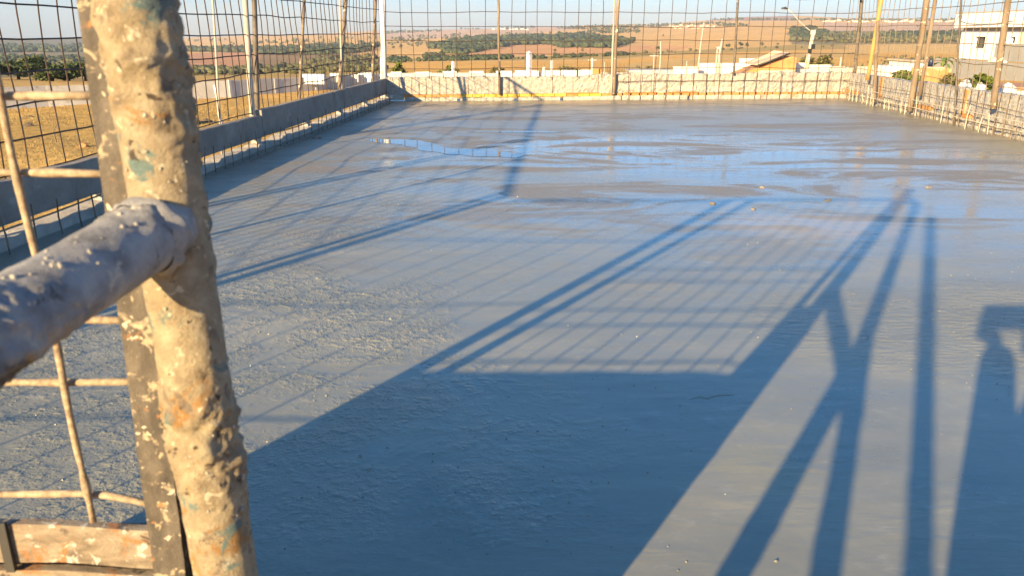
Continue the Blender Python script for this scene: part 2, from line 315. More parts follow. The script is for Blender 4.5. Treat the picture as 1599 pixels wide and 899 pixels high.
# ------------------------------------------------------------------ the slab and its edges
NL, AL, BR, CR = (-3.25, .8), (-2.3, 14.75), (6.45, 15.5), (5.45, .8)
def frame(A, B):
    e = Vector((B[0]-A[0], B[1]-A[1], 0)); Lg = e.length; e.normalize(); return Vector((A[0], A[1], 0)), e, Vector((e.y, -e.x, 0)), Lg
def slab_material():
    m, nt, N, L, P = nodes('wet_concrete'); v = coord(nt)
    sep = nt.nodes.new('ShaderNodeSeparateXYZ'); L.new(v, sep.inputs[0])
    def blob(cx, cy, rx, ry, soft=.6):
        dx = math_n(nt, 'DIVIDE', math_n(nt, 'SUBTRACT', sep.outputs[0], cx), rx); dy = math_n(nt, 'DIVIDE', math_n(nt, 'SUBTRACT', sep.outputs[1], cy), ry)
        r2 = math_n(nt, 'ADD', math_n(nt, 'MULTIPLY', dx, dx), math_n(nt, 'MULTIPLY', dy, dy))
        mr = nt.nodes.new('ShaderNodeMapRange'); mr.interpolation_type = 'SMOOTHSTEP'
        L.new(r2, mr.inputs[0]); mr.inputs[1].default_value = 1-soft; mr.inputs[2].default_value = 1+soft; mr.inputs[3].default_value = 1; mr.inputs[4].default_value = 0
        return mr.outputs[0]
    big = noise_n(nt, v, .55, 5, .6, .8, (.55, 1.5, 1)); mid = noise_n(nt, v, 2.4, 6, .65, .5, (.6, 1.3, 1)); fine = noise_n(nt, v, 45, 5, .7)
    # colour: cement paste with thin laitance patches
    c = ramp(nt, mid.outputs[0], [(.3, (.188, .188, .150)), (.5, (.238, .236, .190)), (.7, (.305, .292, .228))]).outputs[0]
    c = mix(nt, ramp(nt, big.outputs[0], [(.45, (0, 0, 0)), (.62, (1, 1, 1))]).outputs[0], c, (.208, .208, .168))
    far_ = nt.nodes.new('ShaderNodeMapRange'); L.new(sep.outputs[1], far_.inputs[0]); far_.inputs[1].default_value = 3.2; far_.inputs[2].default_value = 6.5
    isl = noise_n(nt, v, 1.15, 8, .68, 1.2, (.42, 1.15, 1)); drym = math_n(nt, 'MULTIPLY', ramp(nt, isl.outputs[0], [(.50, (0, 0, 0)), (.57, (1, 1, 1))]).outputs[0], far_.outputs[0])
    c = mix(nt, math_n(nt, 'MULTIPLY', drym, .75), c, (.235, .195, .145))
    fl = noise_n(nt, v, 9, 6, .75, .4, (.7, 1.3, 1)); c = mix(nt, ramp(nt, fl.outputs[0], [(.56, (0, 0, 0)), (.72, (.55, .55, .55))]).outputs[0], c, (.36, .35, .30))
    sandy = math_n(nt, 'MULTIPLY', blob(1.95, 5.0, .55, .35, .7), .6)
    c = mix(nt, sandy, c, (.40, .33, .24))
    c = mix(nt, math_n(nt, 'MULTIPLY', blob(.72, 2.0, .13, .14, .5), .35), c, (.27, .25, .14))
    L.new(c, P.inputs['Base Color'])
    # wetness -> roughness
    wet = math_n(nt, 'MAXIMUM', math_n(nt, 'MULTIPLY', blob(2.2, 7.0, 3.4, 2.6, .8), .9), blob(1.0, 8.2, 1.7, 1.3, .7))
    wet = math_n(nt, 'MULTIPLY', wet, ramp(nt, big.outputs[0], [(.34, (.2, .2, .2)), (.56, (1, 1, 1))]).outputs[0])
    wet = math_n(nt, 'MULTIPLY', wet, math_n(nt, 'SUBTRACT', 1.0, math_n(nt, 'MULTIPLY', drym, .92)))
    mr = nt.nodes.new('ShaderNodeMapRange'); L.new(wet, mr.inputs[0]); mr.inputs[3].default_value = .34; mr.inputs[4].default_value = .06
    L.new(math_n(nt, 'ADD', math_n(nt, 'ADD', mr.outputs[0], math_n(nt, 'MULTIPLY', drym, .22)), math_n(nt, 'MULTIPLY', math_n(nt, 'SUBTRACT', mid.outputs[0], .5), .45)), P.inputs['Roughness'])
    P.inputs['IOR'].default_value = 1.5; P.inputs['Specular IOR Level'].default_value = .95
    # relief: granular at the near left, rippled at the right, trowel waves everywhere
    gran = math_n(nt, 'MAXIMUM', blob(-1.15, 2.8, 1.0, 1.3, .8), math_n(nt, 'MULTIPLY', blob(-1.6, 5.0, 1.0, 2.0, .9), .45))
    patch = ramp(nt, noise_n(nt, v, 1.7, 4, .6, .6).outputs[0], [(.40, (.06, .06, .06)), (.64, (1, 1, 1))]).outputs[0]
    rip = math_n(nt, 'MAXIMUM', blob(2.35, 3.0, .55, .75, .7), math_n(nt, 'MULTIPLY', blob(1.6, 3.2, .6, .5, .8), .55))
    shade = blob(-.25, 2.15, .6, .5, .9)
    g_amt = math_n(nt, 'MULTIPLY', math_n(nt, 'MAXIMUM', gran, math_n(nt, 'MULTIPLY', shade, .4)), patch)
    vo = nt.nodes.new('ShaderNodeTexVoronoi'); vo.feature = 'SMOOTH_F1'; vo.inputs['Scale'].default_value = 48; vo.inputs['Smoothness'].default_value = .35; L.new(v, vo.inputs['Vector'])
    peb = math_n(nt, 'SUBTRACT', 1.0, vo.outputs['Distance']); pm = ramp(nt, noise_n(nt, v, 19, 3).outputs[0], [(.42, (0, 0, 0)), (.62, (1, 1, 1))]).outputs[0]
    h1 = math_n(nt, 'MULTIPLY', math_n(nt, 'ADD', math_n(nt, 'MULTIPLY', noise_n(nt, v, 105, 4, .6).outputs[0], .38), math_n(nt, 'MULTIPLY', math_n(nt, 'MULTIPLY', peb, pm), .6)), math_n(nt, 'ADD', math_n(nt, 'MULTIPLY', g_amt, 1.5), math_n(nt, 'ADD', math_n(nt, 'MULTIPLY', drym, .22), .008)))
    h2 = math_n(nt, 'MULTIPLY', noise_n(nt, v, 26, 5, .6, .3, (.5, 1.5, 1)).outputs[0], math_n(nt, 'ADD', rip, .012))
    h3 = noise_n(nt, v, 3.2, 4, .55, .3, (.5, 1.4, 1)).outputs[0]
    dry = math_n(nt, 'SUBTRACT', 1.0, math_n(nt, 'MULTIPLY', wet, .75))
    h4 = math_n(nt, 'MULTIPLY', noise_n(nt, v, 17, 7, .72, .2, (.35, 1.8, 1)).outputs[0], math_n(nt, 'MULTIPLY', math_n(nt, 'MULTIPLY', dry, patch), .2))
    wv = nt.nodes.new('ShaderNodeTexWave'); wv.wave_type = 'RINGS'; wv.inputs['Scale'].default_value = 1.6; wv.inputs['Distortion'].default_value = 7; wv.inputs['Detail'].default_value = 3; wv.inputs['Detail Scale'].default_value = 1.2
    mp_ = nt.nodes.new('ShaderNodeMapping'); mp_.inputs['Location'].default_value = (-1.2, 1.4, 0); L.new(v, mp_.inputs[0]); L.new(mp_.outputs[0], wv.inputs['Vector'])
    h3 = math_n(nt, 'ADD', h3, math_n(nt, 'MULTIPLY', math_n(nt, 'POWER', wv.outputs[0], 6.0), math_n(nt, 'MULTIPLY', patch, .16)))
    hgt = math_n(nt, 'ADD', math_n(nt, 'ADD', math_n(nt, 'MULTIPLY', h1, 1.0), math_n(nt, 'MULTIPLY', h2, 1.5)), math_n(nt, 'ADD', math_n(nt, 'MULTIPLY', h3, .3), h4))
    L.new(bump(nt, hgt, 1.0, .0125), P.inputs['Normal'])
    return m
M['slab'] = slab_material()
mb = MB(); out = [(-3.35, .55), (5.6, .55), (6.7, 15.9), (-2.45, 15.0)]
top = [(x, y, 0) for x, y in out]; bot = [(x, y, -.32) for x, y in out]
mb.add(top+bot, [(0, 1, 2, 3), (7, 6, 5, 4)]+[(i, i+4, (i+1) % 4+4, (i+1) % 4) for i in range(4)])
kind(obj('concrete_slab', mb, 'slab'), 'structure')
M['podium'] = mat('rough_masonry_base', [(0.3, (.30, .25, .19)), (0.7, (.44, .38, .29))], 2, .9, 20, .03)
mb = MB(); ins = [(-3.3, .6), (5.5, .6), (6.6, 15.8), (-2.4, 14.95)]
mb.add([(x, y, -.32) for x, y in ins]+[(x, y, -2.6) for x, y in ins], [(i, i+4, (i+1) % 4+4, (i+1) % 4) for i in range(4)])
kind(obj('slab_base', mb, 'podium'), 'structure')
# puddle of bleed water
def flat_patch(name, pxs, z, m, wob=.05, sub=9):
    P = [ground(x, y) for x, y in pxs]; Q = []
    for i in range(len(P)):
        a, b = P[i], P[(i+1) % len(P)]
        for k in range(sub):
            t = k/sub; p = a.lerp(b, t); Q.append((p.x+(nz((p.x, p.y, 1), 4)+.3*nz((p.x, p.y, 4), 11))*wob, p.y+(nz((p.x, p.y, 9), 4)+.3*nz((p.x, p.y, 6), 10))*wob*2.0, z))
    mb = MB(); mb.add(Q, [tuple(range(len(Q)))]); return obj(name, mb, m)
m, nt, N, L, P = nodes('still_water'); P.inputs['Base Color'].default_value = (.14, .135, .12, 1); P.inputs['Roughness'].default_value = .05; P.inputs['IOR'].default_value = 1.45
P.inputs['Specular IOR Level'].default_value = .8; P.inputs['Coat Weight'].default_value = 0
vv = coord(nt); L.new(bump(nt, noise_n(nt, vv, 5, 3, .5, 0, (.5, 1.5, 1)).outputs[0], .1, .006), P.inputs['Normal']); M['water'] = m
for pl in ([(566, 217.5), (600, 217), (655, 219), (672, 224), (700, 231), (760, 236), (800, 239), (830, 243), (800, 246.5), (760, 245), (700, 241), (655, 234), (625, 227), (575, 221)],
           [(486, 216), (493, 213.5), (503, 215), (497, 218)], [(720, 206), (800, 205.3), (880, 206.5), (860, 207.5), (780, 207)]):
    kind(flat_patch('puddle', pl, .0025, 'water'), 'structure')

# rough concrete panel: a thick slab-on-edge with displaced face and broken top
def rough_panel(mb, o, e, n, s0, s1, z0, z1, th, amp, ztop_amp=.01, res=.05, seed=0, z1b=None):
    nx = max(2, int((s1-s0)/res)); nzv = max(3, int((z1-z0)/res)); z1b = z1 if z1b is None else z1b; V = []; Fc = []
    for side in (0, 1):
        for j in range(nzv+1):
            for i in range(nx+1):
                s = s0+(s1-s0)*i/nx; zt = z1+(z1b-z1)*i/nx; zt += nz((s, seed, 3.3), 3.0)*ztop_amp+nz((s, seed, 1.3), 11.0)*ztop_amp*.7
                z = z0+(zt-z0)*j/nzv; p = o+e*s+Vector((0, 0, z))
                dsp = (nz(p+Vector((seed, 0, 0)), 6)*.5+nz(p, 17)*.5)*amp
                V.append(p+n*((th/2 if side else -th/2)+dsp*(1 if side else -1)))
    k = (nx+1)*(nzv+1)
    for side in (0, 1):
        for j in range(nzv):
            for i in range(nx):
                a = side*k+j*(nx+1)+i; Fc.append((a, a+1, a+nx+2, a+nx+1) if side else (a, a+nx+1, a+nx+2, a+1))
    for i in range(nx):
        a = nzv*(nx+1)+i; Fc.append((a, k+a, k+a+1, a+1)); Fc.append((i, i+1, k+i+1, k+i))
    for j in range(nzv):
        a = j*(nx+1); Fc.append((a, k+a, k+a+nx+1, a+nx+1)); a += nx; Fc.append((a, a+nx+1, k+a+nx+1, k+a))
    mb.add(V, Fc, False)
# --- left wall (n points to the inside)
o, e, n, Lg = frame(NL, AL)
wl = thing('low_wall', 'low grey wall of smooth boards in shade along the left edge of the wet slab', 'wall', o)
joints = [-.6, 1.6, 3.9, 7.82, 10.6, Lg-.02]
for i in range(5):
    mb = MB(); zt = [.37, .37, .372, .405, .40][i]
    rough_panel(mb, o, e, n, joints[i]+.008, joints[i+1]-.008, .125, zt, .07, .008, .006, .07, i, [.37, .372, .35, .40, .395][i]); obj('wall_panel', mb, 'board', wl)
mb = MB(); rough_panel(mb, o+n*.005, e, n, -.6, Lg-.05, -.02, .062, .17, .014, .016, .035, 11); obj('ledge', mb, 'ledge', wl)
for s in (.9, 2.6, 4.75, 6.1, 7.7, 9.4, 10.9, 12.4): mb = MB(); mb.box(o+e*s+Vector((0, 0, .098)), (.10, .07, .065), e, n, jit=.01); obj('spacer_block', mb, 'mortar', wl)
# --- far wall
o, e, n, Lg = frame(AL, BR)
wf = thing('low_wall', 'rough rubble concrete wall with a yellow brick course across the far end of the slab', 'wall', o)
js = [0.02, .75, 1.5, 2.25, 3.05, 3.9, 4.9, 6.1, 7.4, Lg]
for i in range(9):
    mb = MB(); zt = [.418, .42, .42, .415, .43, .455, .45, .46, .468][i]
    rough_panel(mb, o+n*(.004*(i % 2)), e, n, js[i]+.006, js[i+1]-.004, .118, zt, .16, .022 if i < 4 else .045, .012 if i < 4 else .03, .04, 20+i); obj('wall_panel', mb, 'rubble', wf)
s = .38; k = 0; proto = {}
while s < Lg-.1:
    w = .205 if s < 4.2 else .13; c = 'brick_yellow' if 1.05 < s < 3.95 and rnd.random() < .86 else 'brick_orange'
    key = (c, w)
    if key not in proto:
        b = MB(); b.box(o+e*s+Vector((0, 0, .0895)), (w, .17, .05), e, n); ob = obj('brick', b, c, wf); proto[key] = (ob, s)
    else:
        s0 = proto[key][1]; ob = proto[key][0].copy(); link(ob); ob.parent = wf; ob.location = e*(s-s0)+n*R(-.006, .008)+Vector((0, 0, R(-.003, .003)))
    s += w+(.012 if s < 4.2 else .03)
for a, b, h0, h1 in ((.0, .33, .02, .115), (.33, 1.3, -.02, .060), (1.34, 2.35, -.02, .057), (2.4, 3.2, -.02, .062), (3.25, 4.35, -.02, .065), (4.35, 5.6, -.02, .075), (5.65, 7.0, -.02, .07), (7.0, Lg-.02, -.02, .075)):
    mb = MB(); rough_panel(mb, o+n*.02, e, n, a+.01, b-.01, h0, h1, .17, .035, .012, .04, 40+a); obj('mortar_footing', mb, 'mortar', wf)
for a, b, z0, z1 in ((4.35, 4.75, .16, .27), (5.35, 5.75, .15, .25), (6.1, 6.5, .14, .22)):
    mb = MB(); rough_panel(mb, o+n*.085, e, n, a, b, z0, z1, .03, .02, .02, .04, 60+a); obj('mortar_patch', mb, 'mortar', wf)
for s0 in (3.3, 4.4, 5.2): mb = MB(); mb.box(o+e*(s0+.3)+n*.10+Vector((0, 0, .128)), (.6, .02, .014), e, n); obj('batten', mb, 'brick_orange', wf)
# --- right wall
o, e, n, Lg = frame(BR, CR)
wr = thing('low_wall', 'sunlit rubble concrete wall with orange brick piers along the right edge of the slab', 'wall', o)
js = [.05, 1.72, 3.05, 4.7, 6.4, 9.0, 11.8, 14.7]
for i in range(7):
    mb = MB(); rough_panel(mb, o-n*.02, e, n, js[i]+.07, js[i+1]-.07, .13, [.465, .46, .475, .478, .45, .45, .45][i], .16, .022, .018, .035, 70+i); obj('wall_panel', mb, 'rubble_pale', wr)
    mb = MB(); mb.box(o-n*.015+e*(js[i+1])+Vector((0, 0, .30)), (.105, .175, .335), e, n, jit=.006); obj('brick_pier', mb, 'brickwall' if i < 3 else 'rubble_pale', wr)
    mb = MB(); rough_panel(mb, o+n*.0, e, n, js[i]+.01, js[i+1]-.005, -.02, .125, .19, .05, .015, .045, 80+i); obj('mortar_footing', mb, 'mortar', wr)
for i, s in enumerate((.15, .42, .66, 3.5, 3.72, 4.9, 7.0)):
    mb = MB(); mb.box(o+e*s+n*.09+Vector((0, 0, .135)), (.19, .05, .05), e, n, jit=.004); obj('brick', mb, 'brick_orange', wr)
# --- near wall, low, left of the gate
o, e, n, Lg = frame((-3.25, .72), (-1.66, .72))
wn_ = thing('low_wall', 'low concrete wall beside the hinge of the metal gate', 'wall', o)
mb = MB(); rough_panel(mb, o, e, n, 0, Lg, -.02, .33, .12, .012, .01, .06, 99); obj('wall_panel', mb, 'board', wn_)

# ------------------------------------------------------------------ fences
def fence(label, A, B, z0, z1, dv, dh, posts, inside=.06, s_range=None, jit=.012, z_low=None, rail=True, wr_=.0055, bays=None, wm='wire'):
    o, e, n, Lg = frame(A, B); t = thing('wire_fence', label, 'fence', o)
    a, b = s_range or (0, Lg); up = Vector((0, 0, 1)); bays = bays or [a, b]
    ph = R(0, 9)
    def P(s, z): return o+e*s+n*(inside+.02*math.sin(s*1.7+ph)+nz((s*1.1, z*1.3, ph), 1)*.035)+up*z
    for i in range(len(bays)-1):
        mb = MB(); q0, q1 = bays[i], bays[i+1]; nv = max(1, round((q1-q0)/dv))
        for k in range(nv+(1 if i == len(bays)-2 else 0)):
            s = q0+(q1-q0)*k/nv+R(-jit, jit); zl = z_low(s) if z_low else z0; zz = np.linspace(zl, z1, 7); l = R(-.02, .02)
            mb.tube([P(s+l*(z-z0)+nz((s*3, z*2, 5), 1)*jit, z) for z in zz], wr_, 4)
        z = z1-.015; row = 0
        while z > z0-.3:
            ss = [s for s in np.linspace(q0, q1, max(4, int((q1-q0)/.25))) if (z_low(s) if z_low else z0) < z+.02]
            if len(ss) > 1:
                sag = R(.0, .02); mb.tube([P(s, z+nz((s*1.5, z*9, 7), 1)*jit*1.6-sag*math.sin(math.pi*(s-q0)/(q1-q0+.001))) for s in ss], wr_, 4)
            z -= dh
        obj('wire_mesh', mb, wm, t)
    for (s0, sz0, s1, sz1, r, m) in posts:
        mb = MB(); p0 = o+e*s0+up*sz0; p1 = o+e*s1+up*sz1; nn = 8
        mb.tube([p0.lerp(p1, k/nn)+e*nz((s0*3, k, 1), .7)*r*.5+n*(inside+.012) for k in range(nn+1)], [r*(1+.10*nz((s0, k*.9, 3), 1)) for k in range(nn+1)], 8); obj('post', mb, m, t)
    if rail:
        mb = MB(); mb.tube([o+e*s+n*inside+up*(z1+.01+nz((s, 1, ph), 1)*.01) for s in np.linspace(a, b, 12)], .022 if Lg > 4 else .013, 8); obj('top_rail', mb, 'post_dark', t)
    return t
def post_px(A, B, xb, yb, xt, r, m, low=None, ztop=1.79):
    s0, z0, _ = on_line((xb, yb), A, B); s1, z1, _ = on_line((xt, 0), A, B); k = (s1-s0)/(z1-z0)
    zl = z0 if low is None else low
    return (s0+k*(zl-z0), zl, s0+k*(ztop-z0), ztop, r, m)
lp = [post_px(NL, AL, *q) for q in [(352, 205, 340, .011, 'post_pale', -.0), (402, 205, 390, .030, 'post_pale', .02), (409, 190, 404, .028, 'post_dark', .1), (473, 160, 481, .020, 'post_brown', .36),
      (533, 165, 545, .030, 'post_brown', .05), (539, 165, 536, .018, 'post_pale', .2), (585, 140, 591, .026, 'post_brown', .1), (603, 155, 602, .058, 'post_white', -.0)]]
lp += [(.1, .0, .1, 1.79, .03, 'post_dark'), (.32, 0, .30, 1.79, .028, 'post_dark'), (1.95, .0, 1.95, 1.79, .022, 'post_brown'), (3.45, 0, 3.42, 1.79, .026, 'post_brown'), (3.62, 0, 3.6, 1.79, .022, 'post_dark')]
fence('rusty wire mesh fence with pale and brown posts standing along the left board wall', NL, AL, .36, 1.78, .2, .198, lp, -.06, (0, 13.95), bays=[0, 3.5, 7.75, 11.1, 13.95])
fp = [post_px(AL, BR, *q) for q in [(779, 118, 777, .022, 'post_brown', .1), (957, 118, 963, .030, 'post_brown', .1), (953, 116, 957, .018, 'post_pale', .1), (1142, 115, 1148, .022, 'post_dark', .44), (1329, 112, 1340, .034, 'post_dark', .40)]]
fence('wire mesh fence with thin brown posts across the far rubble wall', AL, BR, .40, 1.79, .245, .24, fp, .13, (.05, 8.75), z_low=lambda s: .40 if s < 4.0 else .0, bays=[.05, 2.06, 4.2, 6.42, 8.75])
rp = [post_px(BR, CR, *q) for q in [(1372, 118, 1393, .036, 'timber_yellow', .40), (1383, 122, 1389, .032, 'post_brown', .05), (1446, 130, 1466, .044, 'post_brown', .05), (1459, 126, 1480, .028, 'post_brown', .3), (1511, 185, 1522, .014, 'post_dark', .0), (1576, 152, 1598, .038, 'post_brown', .3)]]
rp += [(7.6, .1, 7.6, 1.79, .04, 'post_brown'), (9.8, .1, 9.8, 1.79, .04, 'post_brown'), (12.2, .1, 12.2, 1.79, .04, 'post_brown')]
fence('wire mesh fence with a yellow timber pole along the right rubble wall', BR, CR, .0, 1.79, .2, .24, rp, .16, (.1, 14.2), bays=[.1, 1.5, 3.4, 5.6, 9.8, 14.2], wr_=.005, wm='rebar')
fence('wire mesh fence above the low wall beside the metal gate', (-3.25, .72), (-1.66, .72), .33, 1.78, .2, .4, [], .0, wr_=.0042)
# starter bars cast into the slab edges
def starters(label, A, B, off, s0, s1, step, hbar, hmin, hmax, m, rows):
    o, e, n, Lg = frame(A, B); t = thing('rebar_row', label, 'rebar', o); up = Vector((0, 0, 1)); s = s0
    while s < s1:
        hh = R(hmin, hmax); l = R(-.03, .03); base = o+e*s+n*(off+R(-.015, .015))
        mb = MB(); mb.tube([base-up*.02, base+up*hh*.5+e*l*.5, base+up*hh+e*l+n*R(-.02, .02)], .0052, 5); obj('starter_bar', mb, ('rebar' if rnd.random() < .6 else 'rebar_pale') if m == 'rebar_pale' else m, t); s += step*R(.8, 1.2)
    for (a, b, z0, z1, of) in rows:
        mb = MB(); mb.tube([o+e*s+n*(of+nz((s, 2, 8), .9)*.02)+up*(z0+(z1-z0)*(s-a)/(b-a)+nz((s, 3, 1), 1.1)*.015) for s in np.linspace(a, b, max(4, int((b-a)/.4)))], .006, 5); obj('tie_bar', mb, m, t)
starters('row of thin grey starter bars along the left slab edge before the shaded boards', NL, AL, .17, 2.2, 13.5, .215, .2, .17, .27, 'rebar', [(2.4, 4.55, .115, .135, .12), (6.2, 13.2, .04, .05, .20), (6.9, 13.4, .012, .015, .24), (7.2, 9.2, .16, .14, .13)])
starters('row of cement splashed starter bars standing along the right slab edge', BR, CR, .20, .5, 9.0, .17, .2, .16, .34, 'rebar_pale', [(.5, 9.0, .23, .20, .19), (1.6, 9, .12, .10, .2)])

# ------------------------------------------------------------------ metal gate in the foreground
GY, PY = .760, .717      # gate face and pipe post, distance ahead of the lens
zs_ = lambda z: 1.2+(z-1.2)*.844
gate = thing('metal_gate', 'crusty metal gate leaf with mortar covered wires and lower slats at the left foreground', 'gate', (-.39, GY, 0))
CR_ = 0.0
def noisy_tube(p0, p1, r, amp, segs, nn, seed, ov=1.0):
    p0, p1 = Vector(p0), Vector(p1); d = (p1-p0).normalized(); u = d.cross(Vector((0, 0, 1)) if abs(d.z) < .9 else Vector((0, 1, 0))).normalized(); w = d.cross(u); V = []; Fc = []
    for i in range(segs+1):
        c = p0.lerp(p1, i/segs)
        for k in range(nn):
            t = 2*math.pi*k/nn; dr = u*math.cos(t)+w*math.sin(t); q = c+dr*r+Vector((seed, 0, 0))
            k1 = max(0, nz(q+Vector((2, 0, 0)), 9)+.15)+(.30*math.exp(-((c.z-1.137)/.063)**2)*max(0, .55-math.cos(t-CR_)) if seed == 2 else 0)
            g = nz(q, 14)*.25+max(-.1, nz(q+Vector((5, 0, 0)), 48))*(.3+2.4*k1)+abs(nz(q+Vector((0, 3, 0)), 105))*(.15+2.6*k1)+nz(q, 210)*(.1+1.0*k1)
            V.append(c+dr*(r+amp*g))
    for i in range(segs):
        for k in range(nn): Fc.append((i*nn+k, i*nn+(k+1) % nn, (i+1)*nn+(k+1) % nn, (i+1)*nn+k))
    Fc += [tuple(reversed(range(nn))), tuple(segs*nn+k for k in range(nn))]
    mb = MB(); mb.add(V, Fc, True); return mb
# angle iron stile (L section)
def angle(x0, x1, y, z0, z1, lean):
    prof = [(0, 0), (x1-x0, 0), (x1-x0, .045), (x1-x0-.006, .045), (x1-x0-.006, .006), (0, .006)]; V = []; Fc = []; ns = 90; k = len(prof)
    for i in range(ns+1):
        z = z0+(z1-z0)*i/ns
        for a, b in prof:
            g = nz((a*60, z*45, b*60+3), 1)*.0016+max(0, nz((a*120, z*95, b), 1))*.0014
            V.append((x0+a+lean*(z-1.2)+(g if a in (0, x1-x0) else 0), y+b-(abs(g) if b == 0 else -g*.3), z))
    for i in range(ns):
        for j in range(k): Fc.append((i*k+j, i*k+(j+1) % k, (i+1)*k+(j+1) % k, (i+1)*k+j))
    Fc += [tuple(range(k)), tuple(ns*k+j for j in reversed(range(k)))]; mb = MB(); mb.add(V, Fc); return mb
obj('angle_iron', angle(-.3935, -.357, GY-.004, 0.02, 1.79, .028), 'angle', gate)
mb = MB(); mb.box((-.3475, GY+.012, .47), (.080, .006, .92)); obj('gap_shade_plate', mb, 'darkmetal', gate)  # added plate: blocks the sunlit slit, dark colour stands for the shaded gap
mb = noisy_tube((-1.60, GY, .02), (-1.60, GY, 1.79), .03, .003, 60, 12, 9); obj('stile', mb, 'pipe', gate)
mb = noisy_tube((-1.50, GY+.01, .02), (-1.425, GY+.01, 1.79), .024, .003, 60, 12, 12); obj('stile', mb, 'pipe', gate)
mb = noisy_tube((-1.6, GY+.02, 1.78), (-.345, GY+.02, 1.78), .014, .002, 40, 10, 19); obj('top_bar', mb, 'rail', gate)
for i, (zl, zr) in enumerate(((.617, .61), (.782, .782), (.863, .863), (1.042, 1.042), (1.132, 1.127))):
    pts = []; zl = zs_(zl)
    for k in range(41):
        x = -1.6+(1.207)*k/40; z = zl+(nz((x*3, i, 0), 1)*.006); z += (-.019*max(0, (x+.473)/.084)**1.5 if i == 0 and x > -.473 else 0)
        pts.append((x, GY+.007+nz((x*4, i, 3), 1)*.002, z))
    mb = MB(); mb.tube(pts, [.0041*(1+.55*max(-.4, nz((k*.9, i*3, 4), 1))) for k in range(41)], 8); obj('wire', mb, 'gwire', gate)
for i in range(9):
    x = -.467-.112*i; pts = [(x-.011*(z-.62)/.5*(1 if i == 0 else R(.5, 1.5))+nz((z*6, i, 1), 1)*.004, GY-.003, z) for z in np.linspace(.680, 1.78, 50)]
    mb = MB(); mb.tube(pts, [.0038*(1+.5*max(-.4, nz((k*.8, i*3, 9), 1))) for k in range(50)], 8); obj('wire', mb, 'gwire', gate)
for i in range(11):
    z1 = .6767-.061*i; mb = MB(); nx = 44; V = []; Fc = []
    for k in range(nx+1):
        x = -1.59+1.185*k/nx; g = nz((x*5, i, 2), 1)*.004+nz((x*21, i, 2), 1)*.0016
        bend = -.010*max(0, (x+.506)/.11)**1 if x > -.506 else 0
        for (dy, dz) in ((0, 0), (.011, 0), (.011, -.0505), (0, -.0505)): V.append((x, GY-.004+dy+nz((x*9, dz*40, i), 1)*.003, z1+dz+bend+g*(1 if dz == 0 else .6)))
    for k in range(nx):
        for j in range(4): Fc.append((k*4+j, k*4+(j+1) % 4, (k+1)*4+(j+1) % 4, (k+1)*4+j))
    Fc += [(0, 1, 2, 3), (nx*4+3, nx*4+2, nx*4+1, nx*4)]; mb.add(V, Fc); obj('slat', mb, 'slat', gate)
mb = MB(); mb.box((-.995, GY+.022, .33), (1.20, .01, .655)); obj('backing_sheet', mb, 'angle', gate)
mb = MB(); mb.box((-.569, GY-.007, .650), (.010, .005, .063), jit=.001); obj('dark_gap_strip', mb, 'darkmetal', gate)  # dark strip laid on the slat in place of a shaded gap
# pipe railing: thick post, rail, far post and braces
pr = thing('pipe_railing', 'thick mortar crusted pipe post with a grey rail joining it from the left', 'railing', (-.313, PY, 0))
PX = lambda z: -.3215-.0208*(z-1.2)
post = obj('post', noisy_tube((PX(-.35), PY, -.35), (PX(1.95), PY, 1.95),   .0322, .0041, 560, 64, 2), 'pipe', pr)
J = Vector((-.318, .708, 1.031)); r_ = ray(0, 508); t_ = (-.325-.165*.717)/(r_.x-.165*r_.y); Q_ = Vector((0, 0, CH))+r_*t_
K = J+(Q_-J)*(J.y/(J.y-Q_.y)); rail = obj('rail', noisy_tube(J, K, .0305, .0036, 300, 56, 31), 'rail', pr)
def collar():
    mb = MB(); V = []; Fc = []; d = (K-J).normalized(); u = d.cross(Vector((0, 0, 1))).normalized(); w = d.cross(u); nn = 40
    for i, (t, r) in enumerate(((.026, .0365), (.032, .0360), (.038, .0315))):
        for k in range(nn):
            a = 2*math.pi*k/nn; dr = u*math.cos(a)+w*math.sin(a); p = J+d*t+dr*r; V.append(p+dr*nz(p, 70)*.006+d*nz(p, 50)*.005)
    for i in range(2):
        for k in range(nn): Fc.append((i*nn+k, i*nn+(k+1) % nn, (i+1)*nn+(k+1) % nn, (i+1)*nn+k))
    mb.add(V, Fc, True); return mb
obj('weld_collar', collar(), 'rail', pr)
obj('post', noisy_tube((K.x, K.y, -.35), (K.x, K.y, 1.05), .035, .004, 90, 20, 5), 'rail', pr)
for a, b in (((K.x, K.y+.005, 1.03), (-.38, .443, 1.84)), ((-.545, -.53, .62), (K.x+.002, -.0, 1.03)), ((-.665, -1.05, .79), (-.433, .10, 1.805)), ((-.38, .443, 1.84), (-.335, .717, 1.84))):
    obj('brace', noisy_tube(a, b, .031, .004, 60, 16, 8), 'rail', pr)
